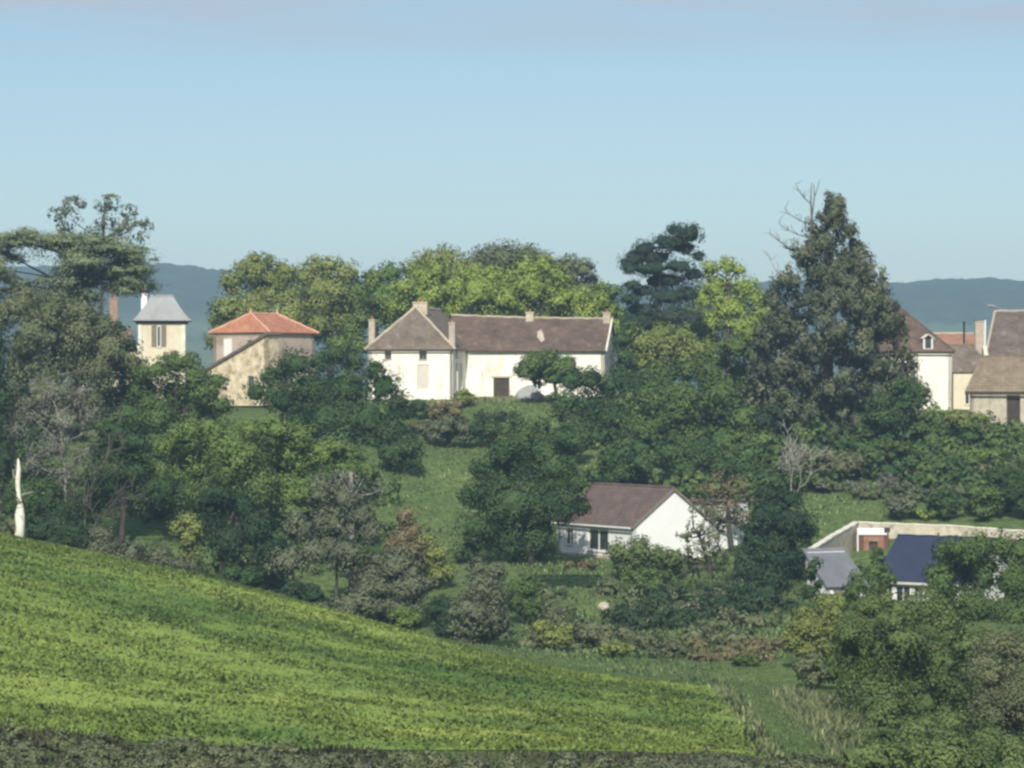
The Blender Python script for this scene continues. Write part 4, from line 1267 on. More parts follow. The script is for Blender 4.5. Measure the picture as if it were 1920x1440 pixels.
tree('broadleaf_tree', 'airy round-headed tree rising above the cedar', 'tree', 'dull', 314,
     [(125, 385, 22), (150, 378, 16), (108, 400, 16), (130, 410, 26), (120, 432, 20), (190, 382, 18), (215, 380, 20), (240, 395, 18), (262, 412, 16), (280, 425, 12), (268, 445, 16), (200, 410, 24), (235, 425, 22), (180, 440, 20), (225, 455, 26), (150, 450, 22), (262, 470, 14)],
     base=185, dens=0.7, nclump=16, clump=0.42, limbs=12, depth=1.2, core=0, tr=0.24)
tree('broadleaf_tree', 'big dull olive-grey tree under the cedar at the left edge', 'tree', 'dull', 256,
     [(40, 572, 45), (100, 580, 42), (0, 590, 40), (150, 590, 36), (185, 615, 32), (70, 630, 55), (150, 620, 45), (200, 650, 45), (120, 670, 60), (40, 690, 55), (-30, 660, 50), (180, 700, 55), (235, 680, 35), (90, 730, 60), (160, 750, 50), (20, 750, 45)], base=90, dens=0.95)
tree('broadleaf_tree', 'dark tree with cedar-like blue shade left of the pavilion', 'tree', 'teal', 262,
     [(200, 640, 34), (240, 650, 26), (170, 660, 36), (215, 690, 40), (250, 690, 28), (265, 720, 26), (195, 606, 22), (226, 616, 18), (240, 735, 32), (205, 745, 38), (275, 750, 30)], base=215, dens=0.9)
tree('conifer_tree', 'narrow blackish conifer cut by the left edge', 'tree', 'teal', 224,
     [(-5, 640, 14, 30), (-5, 690, 20, 40), (0, 750, 24, 45), (-5, 810, 28, 45), (0, 870, 30, 45)], base=-2, dens=1.0, shell=0.6)
tree('bare_tree', 'grey half-bare tree with thin pale twigs at the left edge', 'tree', 'grey', 214,
     [(90, 740, 40), (150, 740, 34), (60, 780, 36), (120, 790, 46), (170, 780, 30), (40, 810, 30), (100, 840, 48), (160, 850, 34), (70, 870, 36), (130, 890, 40)], base=110, dens=0.9, aspect=0.3, leaf=1.2, trunk='dead_wood', limbs=8, shell=0.6, tr=0.12, core=0)
bare_tree('bare_tree', 'pale leafless stems standing inside the grey thicket on the left', 158, 211, 745, 'dead_dark', 3, 0.6, 0.06, 2, 0.3, 0.02)

# ---------------------------------------------------------------- wooded slope below the terrace, left
SL = 'trees on the slope below the terrace'
def slope(label, mat, d, lobes=None, env=None, base=None, **k):
    return tree('broadleaf_tree', label, 'tree', mat, d, lobes, env, base, group=SL, **k)

slope('dark green tree in front of the pavilion wall', 'mid', 246,
      [(330, 684, 26), (300, 695, 28), (352, 678, 24), (318, 672, 20), (275, 700, 26), (405, 715, 24), (365, 706, 30), (270, 735, 34), (330, 740, 45), (390, 740, 32), (420, 760, 24), (300, 780, 50), (380, 790, 45), (240, 780, 40)], base=330)
slope('large dark green tree before the hipped wing of the farmhouse', 'dark', 262,
      [(630, 665, 26), (600, 680, 26), (660, 680, 26), (700, 690, 26), (560, 680, 32), (530, 690, 28), (505, 710, 28), (480, 735, 28), (580, 730, 50), (650, 730, 50), (720, 725, 36), (745, 755, 28), (530, 750, 40), (690, 780, 55), (740, 810, 42), (620, 790, 55), (700, 840, 45), (755, 840, 26), (560, 790, 40)], base=640, dens=1.05)
slope('fresh green broad tree in the middle of the left slope', 'fresh', 222,
      [(520, 805, 34), (560, 815, 34), (470, 815, 34), (350, 815, 34), (400, 810, 34), (310, 840, 34), (440, 850, 60), (540, 860, 55), (360, 870, 55), (600, 850, 34), (300, 890, 40), (470, 910, 65), (390, 930, 55), (560, 920, 55)], base=450, dens=1.05)
slope('small light green tree right of the fresh green broad tree', 'fresh', 229,
      [(630, 840, 26), (660, 850, 26), (605, 855, 24), (650, 880, 38), (690, 880, 22), (615, 900, 34)], base=645)
slope('dark teal-green tree below the pavilion', 'dark', 218,
      [(220, 810, 32), (255, 830, 34), (200, 850, 36), (250, 880, 44), (190, 900, 40), (300, 920, 44), (230, 930, 44), (170, 950, 36)], base=225)
slope('dark bushy tree low on the slope above the field crest', 'teal', 206,
      [(400, 930, 40), (450, 950, 40), (480, 990, 40), (430, 1010, 45), (370, 980, 40), (500, 1030, 40)], base=430)
slope('small tan-tinted round tree low on the left slope', 'olive', 200,
      [(350, 975, 22), (330, 990, 18), (370, 995, 20), (350, 1010, 24), (355, 1040, 26)], base=350)
slope('hazy grey-green tree with pale bare boughs, left of the meadow', 'smoke', 205,
      [(640, 935, 34), (600, 930, 30), (670, 960, 34), (620, 980, 45), (560, 985, 36), (690, 1000, 30), (590, 1030, 45), (650, 1040, 45), (540, 1050, 38)], base=625, dens=0.95, trunk='dead_dark', limbs=14, tr=0.12)
slope('greyish brush tree topped with pale twigs beside the meadow', 'grey', 212,
      [(640, 895, 26), (600, 905, 22), (680, 900, 26), (710, 920, 22), (660, 930, 30)], base=660, dens=0.7, aspect=0.3, leaf=1.2, trunk='dead_wood', core=0)

def bush(label, mat, d, env, name='bush', group=None, **k):
    return tree(name, label, 'bush', mat, d, None, env, shrub=True, group=group, **k)

CR = 'bushes behind the crest of the field'
for lab, mat, d, ev in (
    ('dark bush directly right of the white dead trunk', 'teal', 197, (110, 915, 72)),
    ('dark tall thicket under the grey half-bare tree', 'dark', 207, (70, 868, 84)),
    ('smoky low bush behind the field crest, second from the white trunk', 'smoke', 195, (215, 975, 75)),
    ('dark low bush behind the field crest, below the tan-tinted tree', 'smoke', 194, (320, 1015, 70)),
    ('dark spreading bush behind the field crest, left of its middle', 'dark', 193, (430, 1050, 75)),
    ('blackish bush on the crest below the hazy grey-green tree', 'teal', 192, (545, 1075, 75)),
    ('grey brushy bush on the crest left of the pale leafy shrub', 'smoke', 192, (650, 1090, 70)),
    ('dull bush at the left edge behind the white dead trunk', 'dull', 197, (10, 940, 50)),
):
    bush(lab, mat, d, ev, group=CR)
bush('smoke-grey brush thicket left of the round dark bush', 'smoke', 204, [(740, 990, 60), (700, 1040, 55), (770, 1060, 55)], dens=0.8)
bush('brownish shrub at the lower edge of the meadow', 'brown', 214, (760, 925, 42), dens=0.8)
bush('light yellowish shrub below the meadow', 'olive', 218, [(800, 985, 42), (820, 1030, 45)])
bush('pale leafy shrub on the field edge', 'fresh', 184, (765, 1128, 44), name='shrub')
bush('large smoky dark round bush on the field edge', 'smoke', 192, [(910, 1020, 66), (900, 1080, 76)], dens=1.1)
bush('dark gap-filling bush left of the large smoky bush', 'teal', 196, (830, 1100, 40))
bush('green shrub between the smoky bush and the clipped hedge', 'mid', 206, (985, 1060, 46))

# below the farmhouse lawn
bush('brown-grey shrub below the farmhouse wing', 'brown', 283, (840, 745, 52), dens=0.9)
bush('yellowish pointed shrub at the foot of the farmhouse wall', 'olive', 290, (872, 726, 28))
bush('dark shrub below the left corner of the farmhouse', 'dark', 284, (775, 745, 46))
bush('dull brown shrub at the top of the meadow', 'brown', 278, (800, 785, 40), dens=0.8)
bush('dark bush filling the gap right of the farmhouse gable', 'dark', 293, (1185, 680, 42))
bush('teal shrub under the farmhouse lawn', 'teal', 281, (930, 765, 52))
bush('grey-green shrub right of the meadow top', 'mid', 277, (985, 775, 50))

for lab, mat, d, ev in (
    ('brown-grey brush at the top left of the clearing', 'smoke', 271, (835, 772, 58)),
    ('dark teal bush at the top middle of the clearing', 'dark', 272, (905, 778, 58)),
    ('green bush at the top right of the clearing', 'mid', 269, (978, 778, 62)),
    ('dark bush right of the clearing behind the dense round tree', 'dark', 262, (1062, 790, 64)),
    ('dark low bush at the left side of the clearing', 'dark', 253, (752, 806, 52)),
):
    bush(lab, mat, d, ev, group='bushes round the clearing')

# ---------------------------------------------------------------- middle and right of the slope
tree('broadleaf_tree', 'dense dark green round tree left of the white bungalow', 'tree', 'dark', 228,
     [(980, 835, 34), (945, 845, 32), (1020, 845, 32), (910, 880, 32), (970, 880, 55), (1040, 880, 45), (1080, 910, 30), (900, 930, 40), (960, 940, 60), (1040, 938, 50), (1085, 950, 24), (890, 990, 36), (950, 1000, 50), (1012, 1000, 42), (880, 1030, 28), (1000, 1045, 40)], base=1000, dens=1.5, core=0.62)
tree('broadleaf_tree', 'mid green low round tree before the right end of the farmhouse', 'tree', 'mid', 289,
     [(1000, 682, 28, 22), (1030, 676, 30, 22), (985, 696, 24, 18), (1060, 687, 28, 22), (1020, 700, 36, 20), (1075, 706, 24, 20), (1045, 705, 30, 18)], base=1050, depth=0.6, dens=1.6, core=0.78)
slope('dusky tree below the right end of the farmhouse', 'dark', 272,
      [(1070, 715, 28), (1105, 710, 30), (1140, 725, 28), (1060, 760, 36), (1110, 765, 44), (1150, 780, 36), (1090, 810, 44), (1140, 830, 40)], base=1105)
slope('brownish olive dome between the farmhouse and the black pine', 'olive', 298,
      [(1240, 630, 34), (1205, 645, 32), (1280, 635, 34), (1310, 655, 28), (1240, 665, 46), (1190, 680, 30), (1290, 680, 40)], base=1245)
slope('big green tree in the middle of the right slope', 'mid', 266,
      [(1290, 690, 32), (1330, 700, 34), (1250, 705, 34), (1215, 740, 36), (1280, 750, 55), (1350, 745, 46), (1390, 780, 34), (1220, 800, 46), (1290, 820, 55), (1360, 830, 48), (1200, 850, 36), (1400, 840, 30), (1300, 870, 46)], base=1295, dens=1.1)
slope('second green tree rising behind the big one, near the conifer', 'mid', 283,
      [(1380, 650, 34), (1420, 670, 34), (1350, 670, 34), (1390, 710, 46), (1430, 730, 36)], base=1395)
slope('dark round tree above the roof of the bungalow', 'dark', 252,
      [(1170, 850, 30), (1140, 860, 26), (1200, 868, 30), (1160, 885, 32)], base=1165)
slope('green round tree above the bungalow gable', 'dark', 254,
      [(1260, 850, 32), (1310, 850, 34), (1290, 880, 36), (1350, 875, 34), (1400, 880, 30)], base=1310)

# giant half-dead thuja
def thuja():
    d = 276.0
    x0 = X(1552, d); z0 = gz(x0, d)
    root = empty('conifer_tree', (x0, d, z0))
    tag(root, 'huge browning conifer with dead bare leader and branches on its left', 'tree')
    prof = [(362, 8), (385, 20), (410, 34), (440, 52), (480, 84), (520, 106), (560, 122), (620, 142), (680, 158), (740, 166), (790, 158), (830, 130)]
    ysr = np.array([p[0] for p in prof]); wr_ = np.array([p[1] for p in prof])
    lob = []
    k = 0
    while k < 330:
        y = rng.uniform(362, 830)
        w = np.interp(y, ysr, wr_) * 1.1
        if rng.random() > w / 150 + 0.12: continue
        a = rng.uniform(0, 2 * math.pi); rr = w * (0.35 + 0.65 * rng.random() ** 0.5)
        cxp = 1553 + (1.0 if y > 420 else 0.0) * 2
        if y < 560 and math.cos(a) < -0.55 and rng.random() < 0.6: continue     # thin where the dead branches are
        s = 11 + 9 * rng.random() + w * 0.03
        p = P(cxp + rr * math.cos(a) * 0.92, y, d)
        s_m = s * d / FPX
        lob.append((p[0], d + rr * math.sin(a) * d / FPX, p[2], s_m, s_m, s_m * 1.25)); k += 1
    Cn, Nn, Tn, Sn = lobes_to_leaves(lob, LEAFPX * d * 1.1, 0.95, 0.55, 7, 0.55, 0.4, 0.1)
    o = np.array((x0, d, z0))
    tang = np.tile(np.array((0, 0, -1.0)), (len(Cn), 1)) + 0.6 * rng.normal(size=(len(Cn), 3))
    v, q = leaf_cloud(Cn - o, Nn, LEAFPX * d * 1.1 * rng.uniform(0.7, 1.5, len(Cn)), Tn, 0.5, tang)
    link('crown', fast_mesh('thuja_leaves', v, quads=q, tint=Tn, nrm=Sn), L['thuja'], root)
    # trunk with live top and dead leader
    top = P(1548, 375, d) - o
    MB().tube([(0, 0, -0.3), top * 0.4 + np.array((0.1, 0, 0)), top * 0.75, top], [0.65, 0.45, 0.22, 0.05], 10).build('trunk', M['bark'], root, True)
    dl = [P(1524, 520, d) - o, P(1519, 450, d) - o, P(1522, 410, d) - o, P(1520, 375, d) - o, P(1522, 342, d) - o]
    led = MB().tube(dl, [0.18, 0.13, 0.10, 0.075, 0.03], 7)
    led.tube([dl[2], P(1527, 370, d) - o, P(1526, 345, d) - o], [0.07, 0.06, 0.03], 5)
    led.tube([P(1527, 370, d) - o, P(1533, 352, d) - o, P(1537, 336, d) - o], [0.05, 0.035, 0.025], 5)
    tag(led.build('leader', M['dead_dark'], root, True), 'dead bare leader')
    for pts in ([(1519, 382), (1507, 372), (1496, 358), (1491, 345)], [(1519, 421), (1500, 414), (1480, 402), (1471, 390)],
                [(1520, 446), (1497, 441), (1478, 432), (1460, 420)], [(1515, 470), (1480, 466), (1462, 452), (1445, 440), (1444, 428)],
                [(1490, 470), (1475, 466), (1466, 452)], [(1470, 520), (1450, 510), (1440, 490)], [(1500, 560), (1480, 572), (1460, 600)],
                [(1505, 600), (1490, 618), (1462, 632), (1448, 628)], [(1500, 620), (1480, 630), (1448, 634), (1440, 622)],
                [(1480, 776), (1450, 774), (1425, 766), (1410, 752)], [(1600, 520), (1618, 512), (1630, 502)], [(1540, 480), (1545, 455), (1550, 440)], [(1585, 512), (1610, 510), (1618, 498)]):
        dy = -rng.uniform(0.5, 3.0) if pts[0][1] > 500 else rng.uniform(-0.5, 0.5)
        P3 = [P(a, b, d) + np.array((0, dy, 0)) - o for a, b in pts]
        mb = MB().tube(P3, list(np.linspace(0.065, 0.022, len(P3))), 5)
        for q_ in range(5):
            i = rng.integers(1, len(P3))
            e_ = P3[i] + np.array((rng.normal() * 0.5 - 0.2, rng.normal() * 0.4, rng.uniform(0.2, 1.0)))
            mb.tube(branch_path(P3[i], e_, 0.15, 4), [0.03, 0.026, 0.022, 0.018], 4)
        mb.build('dead_branch', M['dead_wood'] if pts[0][1] > 500 else M['dead_dark'], root)
thuja()
bush('dark laurel mass at the right foot of the huge conifer', 'dark', 266, [(1700, 690, 46, 790), (1665, 720, 50, 830)], name='laurel')
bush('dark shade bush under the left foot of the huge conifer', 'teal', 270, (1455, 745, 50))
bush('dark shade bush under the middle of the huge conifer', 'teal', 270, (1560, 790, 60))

RS = 'shrubs on the right slope'
for lab, mat, d, ev in (
    ('green shrub below the cream house wall', 'mid', 268, (1735, 775, 60)),
    ('olive-brown shrub before the barn', 'olive', 268, (1810, 765, 60)),
    ('green shrub at the right edge below the barn', 'mid', 266, (1905, 800, 60)),
    ('broad green shrub below the laurel', 'mid', 258, (1680, 820, 66)),
    ('teal shrub left of the grey scrub on the right slope', 'dark', 254, (1760, 850, 62)),
    ('bright green shrub high on the right slope, below the olive-brown one', 'fresh', 256, (1840, 830, 66)),
    ('dark upright shrub at the right edge of the slope', 'dark', 246, (1900, 860, 56)),
    ('grey-green scrub right of the dead snag', 'dull', 254, (1580, 838, 56)),
    ('green shrub just left of the dead snag', 'mid', 257, (1440, 850, 46)),
    ('rounded dull shrub behind the dead snag', 'dull', 258, (1505, 838, 50)),
    ('dusky scrub above the garden wall, middle', 'smoke', 244, (1700, 900, 50)),
    ('grey-brown scrub above the garden wall, right of the middle', 'smoke', 243, (1780, 905, 52)),
    ('dark green scrub above the right end of the garden wall', 'dark', 238, (1870, 920, 66)),
    ('yellow-green low shrub on the top of the garden wall', 'gold', 237, (1735, 955, 46)),
    ('dull shrub against the back of the garden wall, left one', 'smoke', 237, (1690, 915, 46)),
    ('dark shrub against the back of the garden wall, above the navy roof', 'dark', 236, (1770, 905, 48)),
    ('green shrub against the back of the garden wall, second from the right edge', 'mid', 235, (1845, 900, 52)),
    ('dark shrub against the back of the garden wall at the right edge', 'dark', 235, (1915, 895, 50)),
    ('small dark shrub on the rough grass by the wall bend', 'dull', 246, (1630, 915, 36)),
    ('small olive shrub on the rough grass, far left', 'dull', 250, (1560, 895, 40)),
):
    bush(lab, mat, d, ev, group=RS)
bare_tree('dead_snag', 'bleached leafless forked snag on the right slope', 1488, 249, 798, 'dead_wood', 3, 0.75, 0.09, 3, 0.35, 0.026)
bush('dry pale flowering weeds beside the wall bend', 'grey', 247, (1660, 880, 30), name='dry_weeds', dens=0.6, aspect=0.25, trunk='dead_wood', core=0)
bush('dry pale weeds left of the wall bend', 'grey', 249, (1610, 895, 26), name='dry_weeds', dens=0.5, aspect=0.25, trunk='dead_wood', core=0)

# around the bungalow
tree('broadleaf_tree', 'brown-leaved tree overhanging the right side of the bungalow', 'tree', 'brown', 236,
     [(1340, 915, 30), (1380, 910, 28), (1310, 930, 24), (1360, 945, 40), (1410, 940, 26), (1330, 970, 20), (1400, 975, 26)], base=1375, dens=0.6, core=0, nclump=14)
tree('broadleaf_tree', 'dark ivy-green tree right of the bungalow', 'tree', 'teal', 222,
     [(1445, 930, 30), (1480, 935, 26), (1430, 965, 36), (1480, 980, 44), (1512, 1000, 24), (1522, 1045, 20), (1515, 1095, 26), (1420, 1010, 40), (1470, 1040, 55), (1510, 1060, 26), (1400, 1060, 40), (1440, 1100, 55), (1490, 1120, 40), (1380, 1110, 40), (1430, 1160, 50), (1480, 1165, 34)], base=1445, dens=1.1)
tree('broadleaf_tree', 'thin twiggy tree letting the white gable show through', 'tree', 'dull', 225,
     [(1310, 985, 20), (1285, 1000, 16), (1335, 1005, 20), (1300, 1030, 22), (1345, 1045, 24), (1320, 1075, 20), (1275, 1045, 14), (1355, 985, 14), (1300, 955, 10), (1325, 955, 16), (1345, 968, 18), (1310, 1055, 22), (1278, 1072, 20), (1245, 1066, 16), (1330, 1030, 20)], base=1335, dens=0.85, nclump=14, trunk='bark', limbs=16, clump=0.45, core=0)
bush('olive-green leafy bush before the bungalow window', 'khaki', 222, [(1200, 996, 40, 1080), (1165, 1006, 38, 1090), (1250, 1006, 34, 1090)], dens=0.8, core=0.4)
bush('large dark bush below the bungalow gable', 'mid', 216, [(1215, 1062, 66), (1290, 1085, 46)])
bush('smaller shaded bush left of the dark ivy-green tree', 'smoke', 211, (1345, 1100, 50))
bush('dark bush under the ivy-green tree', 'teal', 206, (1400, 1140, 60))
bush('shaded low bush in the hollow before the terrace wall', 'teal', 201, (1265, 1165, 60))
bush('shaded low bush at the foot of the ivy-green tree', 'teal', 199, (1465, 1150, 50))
bush('grass-topped yellow shrub on the bank under the bungalow', 'brown', 227, (1090, 1048, 36))

# clipped hedge
def hedge():
    d0, d1 = 220.0, 219.0
    xa, xb = X(1003, d0), X(1128, d1)
    zb = gz((xa + xb) / 2, d0); zt_ = Z(1082, d0)
    root = empty('clipped_hedge', ((xa + xb) / 2, d0, zb)); tag(root, 'dark green clipped hedge below the bungalow terrace', 'hedge')
    n = 7000
    p = np.c_[rng.uniform(xa, xb, n), d0 + rng.uniform(-0.7, 0.7, n), rng.uniform(zb - 0.1, zt_, n)]
    f = rng.random(n)
    p[f < 0.6, 1] = d0 - 0.7 + rng.normal(size=(f < 0.6).sum()) * 0.08
    p[f > 0.8, 2] = zt_ + rng.normal(size=(f > 0.8).sum()) * 0.09
    T = rng.random(n)
    nn = rng.normal(size=(n, 3)) * 0.6; nn[f < 0.6, 1] -= 1; nn[f > 0.8, 2] += 1
    v, q = leaf_cloud(p - np.array(root.location), nn, LEAFPX * d0 * rng.uniform(0.6, 1.1, n), T)
    link('foliage', fast_mesh('hedge_leaves', v, quads=q, tint=T, nrm=unit(nn)), L['teal'], root)
    MB().tube([(-1, 0, -0.2), (-1, 0, 1.0)], 0.05, 5).tube([(1, 0, -0.2), (1, 0, 1.0)], 0.05, 5).build('stems', M['bark'], root)
hedge()

# ---------------------------------------------------------------- yard and right foreground
tree('broadleaf_tree', 'green tree in front of the navy shed roof, right edge', 'tree', 'mid', 192,
     [(1800, 1030, 32), (1840, 1020, 32), (1880, 1025, 36), (1918, 1030, 38), (1785, 1060, 34), (1776, 1030, 26), (1758, 1074, 26), (1765, 1090, 28), (1760, 1120, 30), (1840, 1080, 55), (1900, 1090, 50), (1780, 1110, 36), (1830, 1140, 50), (1900, 1160, 50), (1790, 1160, 40)], base=1850, dens=1.1)
bush('green shrub inside the yard between the two shed roofs', 'mid', 208, [(1638, 1038, 40), (1603, 1040, 24), (1612, 1062, 24)])
bush('green shrub over the right side of the low grey roof', 'mid', 200, (1606, 1066, 30))
bush('small green shrub against the brick outhouse', 'mid', 222, (1645, 1012, 16))
bush('grey-olive bush with pale flowers below the low shed', 'olive', 172, [(1565, 1098, 56), (1512, 1120, 50)])
bush('dark ivy clump hiding the near end of the garden wall', 'dark', 201, (1522, 1040, 24))
tree('broadleaf_tree', 'big olive-green tree in the right foreground', 'tree', 'khaki', 146,
     [(1690, 1146, 44), (1640, 1150, 44), (1745, 1142, 42), (1595, 1180, 44), (1680, 1195, 66), (1775, 1175, 48), (1600, 1220, 50), (1680, 1250, 75), (1760, 1240, 60), (1810, 1210, 40), (1640, 1310, 60), (1730, 1320, 70), (1790, 1300, 46), (1660, 1390, 60), (1740, 1400, 65), (1800, 1380, 46)], base=1710, dens=1.2, core=0.42)
tree('broadleaf_tree', 'brownish olive tree cut by the right edge of the foreground', 'tree', 'dull', 136,
     [(1880, 1215, 45), (1920, 1230, 50), (1860, 1270, 50), (1920, 1300, 60), (1860, 1340, 55), (1930, 1380, 60), (1870, 1410, 55)], base=1900, dens=1.1, core=0.42)
bush('dark bush in the lower right corner', 'dark', 122, [(1740, 1385, 70), (1850, 1395, 80)])
bush('leafy dark bush at the bottom edge right of the reeds', 'dark', 119, (1650, 1370, 55))
bush('light green bush in the shade of the foreground tree', 'fresh', 156, (1600, 1200, 60))
bush('dull bush left of the foreground tree above the reeds', 'dull', 163, (1530, 1215, 56))

VB = 'bushes along the valley bottom'
for lab, mat, d, ev in (
    ('purple-grey heathery bush on the valley floor', 'smoke', 180, (1250, 1200, 46)),
    ('small squarish green bush at the end of the brown strip', 'mid', 174, (1398, 1225, 34)),
    ('brown bush between the heathery bush and the squarish bush', 'brown', 178, (1325, 1222, 44)),
    ('olive weeds clump right of the large smoky bush', 'olive', 188, (1030, 1150, 52)),
    ('brownish weeds clump below the clipped hedge', 'dull', 189, (1110, 1155, 50)),
    ('tan weeds clump above the yellow strip of the field', 'olive', 181, (1150, 1195, 50)),
    ('pale weeds clump left of the heathery bush', 'dull', 186, (1195, 1175, 40)),
    ('low reddish bush right of the squarish bush', 'brown', 182, (1460, 1195, 40)),
):
    bush(lab, mat, d, ev, group=VB, dens=0.9)

# boulders and stones
def boulder(px, py, d, r, mat, label):
    x0, y0 = X(px, d), d
    z0 = gz(x0, y0)
    vs, fs = [], []
    n, m_ = 12, 8
    for j in range(m_ + 1):
        ph = math.pi * j / m_
        for i in range(n):
            t = 2 * math.pi * i / n
            k = 1 + 0.14 * math.sin(3 * t + j) + 0.1 * math.sin(2 * ph + 5 * t)
            vs.append((r * 1.25 * k * math.sin(ph) * math.cos(t), r * k * math.sin(ph) * math.sin(t), r * 0.95 * k * math.cos(ph) + r * 0.6))
    for j in range(m_):
        for i in range(n):
            q = (i + 1) % n
            fs.append((j * n + i, (j + 1) * n + i, (j + 1) * n + q, j * n + q))
    mb = MB(); mb.add(vs, fs)
    o = mb.build('boulder', M[mat])
    o.location = (x0, y0, max(z0 - r * 0.2, Z(py, d) - r * 0.6))
    tag(o, label, 'boulder', 'boulders')
boulder(1368, 1206, 189, 0.26, 'stone', 'small pale boulder on the brown strip of the valley floor')
boulder(1132, 1137, 207, 0.30, 'stone', 'grey pointed boulder at the right end of the clipped hedge')

# white dead trunk at the field crest
def dead_trunk():
    d = 183.0
    x0 = X(36, d); z0 = gz(x0, d)
    o = np.array((x0, d, z0))
    root = empty('dead_tree', (x0, d, z0)); tag(root, 'bleached white dead trunk standing at the left end of the field crest', 'tree')
    pts = [P(34, 1018, d), P(38, 990, d), P(37, 965, d), P(38, 945, d), P(35, 930, d), P(33, 905, d), P(35, 880, d), P(34, 860, d)]
    MB().tube([p - o + np.array((0, 0, -0.3 if i == 0 else 0)) for i, p in enumerate(pts)], [0.40, 0.27, 0.32, 0.16, 0.12, 0.16, 0.13, 0.04], 11).build('trunk', M['white_trunk'], root, True)
    MB().tube([P(34, 932, d) - o, P(44, 927, d) - o, P(62, 922, d) - o], [0.07, 0.05, 0.03], 5).build('branch', M['dead_wood'], root)
    MB().tube([P(33, 900, d) - o, P(26, 893, d) - o, P(24, 880, d) - o], [0.06, 0.05, 0.03], 5).build('branch', M['dead_wood'], root)
    ivy = [(*P(37, 937, d), 0.3, 0.35, 0.22), (*P(31, 1000, d), 0.15, 0.2, 0.4)]
    C_, N_, T_, S_ = lobes_to_leaves(ivy, 0.12, 0.9)
    v, q = leaf_cloud(C_ - o, N_, np.full(len(C_), 0.13), T_)
    link('ivy', fast_mesh('ivy_leaves', v, quads=q, tint=T_, nrm=S_), L['brown'], root)
dead_trunk()
bare_tree('dead_bush', 'leaning bare twigs at the lower left of the field', 108, 108, 1308, 'dead_wood', 2, 0.6, 0.035, 2, 0.3, 0.014)

# ---------------------------------------------------------------- crop, grass and weeds
def in_poly(x, y, poly):
    c = np.zeros(len(x), bool)
    j = len(poly) - 1
    for i in range(len(poly)):
        xi, yi = poly[i]; xj, yj = poly[j]
        m_ = ((yi > y) != (yj > y)) & (x < (xj - xi) * (y - yi) / (yj - yi + 1e-12) + xi)
        c ^= m_
        j = i
    return c


def blades(name, label, poly, per_m2, hgt, mat, tintf, wid=0.35, lean=0.5, nb=1, jit=0.3):
    poly = np.array(poly)
    lo, hi = poly.min(0), poly.max(0)
    n = int((hi[0] - lo[0]) * (hi[1] - lo[1]) * per_m2)
    x = rng.uniform(lo[0], hi[0], n); y = rng.uniform(lo[1], hi[1], n)
    k = in_poly(x, y, poly)
    # the outline frays
    x, y = x[k], y[k]
    x = x + rng.normal(size=len(x)) * jit; y = y + rng.normal(size=len(y)) * jit
    z = ground(x, y)
    n = len(x)
    T, hs = tintf(x, y)
    ln = hgt * hs * rng.uniform(0.55, 1.25, n)
    a = rng.uniform(0, 2 * math.pi, n)
    ld = np.c_[np.cos(a), np.sin(a), np.zeros(n)]
    tip = ld * (lean * rng.random(n) * ln)[:, None] + np.c_[np.zeros(n), np.zeros(n), ln]
    b = rng.uniform(0, 2 * math.pi, n)
    sd = np.c_[np.cos(b), np.sin(b), np.zeros(n)] * (wid * ln * 0.5)[:, None]
    p = np.c_[x, y, z - 0.03]
    mid = p + tip * 0.55
    v = np.stack([p - sd * 0.4, mid - sd, p + tip, mid + sd], 1)
    v = v.reshape(-1, 3)
    e_ = 0.5
    gn = np.c_[-(ground(x + e_, y) - z) / e_, -(ground(x, y + e_) - z) / e_, np.ones(n)]
    nv = unit(unit(gn) + 0.35 * ld + rng.normal(size=(n, 3)) * 0.25 + np.array((0, -0.25, 0)))
    o = link(name, fast_mesh(name, v, quads=np.arange(n * 4).reshape(-1, 4), tint=np.clip(T, 0, 1), nrm=nv), mat)
    return tag(o, label, kind='stuff')


L['crop'] = leaf_mat('leaf_crop', (0.084, 0.145, 0.044), (0.245, 0.310, 0.080), 0.3, 0.12)
L['grass'] = leaf_mat('leaf_grass', (0.105, 0.170, 0.066), (0.260, 0.335, 0.145), 0.2, 0.15)
L['drygrass'] = leaf_mat('leaf_drygrass', (0.150, 0.185, 0.080), (0.360, 0.390, 0.210), 0.2, 0.2)
L['weeds'] = leaf_mat('leaf_weeds', (0.042, 0.045, 0.028), (0.150, 0.140, 0.095), 0.15, 0.35)

crest = [P(a, 0, d)[:2] for a, d in ((-300, 186), (0, 182), (200, 180), (400, 178), (600, 175), (800, 172), (1000, 168), (1200, 163), (1330, 160))]
lower = [P(a, 0, d)[:2] for a, d in ((1365, 150), (1405, 135), (1440, 113), (1100, 108), (700, 104), (350, 100), (-300, 97))]
FIELD = crest + lower


def crop_t(x, y):
    # strips across the slope: riper yellow ones and leafy green ones
    s = (y - (182 - 0.35 * (x + 31)))            # distance from the crest line
    px = x
    ph = -s + 3.0 * vnoise(x / 14, y / 14, 9)
    rows = np.interp(ph, [0, 3, 7, 10, 16, 22, 30, 36, 44, 52, 60, 68, 76, 90], [0.78, 0.84, 0.46, 0.84, 0.64, 0.32, 0.24, 0.30, 0.46, 0.68, 0.70, 0.50, 0.40, 0.34])
    rows = 0.54 + (rows - 0.55) * 0.6
    patch = 0.45 * (vnoise(x / 9, y / 5, 2) - 0.5) + 0.25 * (vnoise(x / 1.6, y / 1.6, 4) - 0.5) + 0.15 * (vnoise(x / 0.6, y / 0.6, 14) - 0.5)
    t = rows + patch + 0.07 * np.sin(2 * math.pi * (s + 0.6 * vnoise(x / 5, y / 5, 31)) / 1.7) + rng.normal(size=len(x)) * 0.05
    return t, 0.65 + 0.55 * vnoise(x / 2.5, y / 2.5, 6) + 0.4 * vnoise(x / 0.7, y / 0.7, 16)


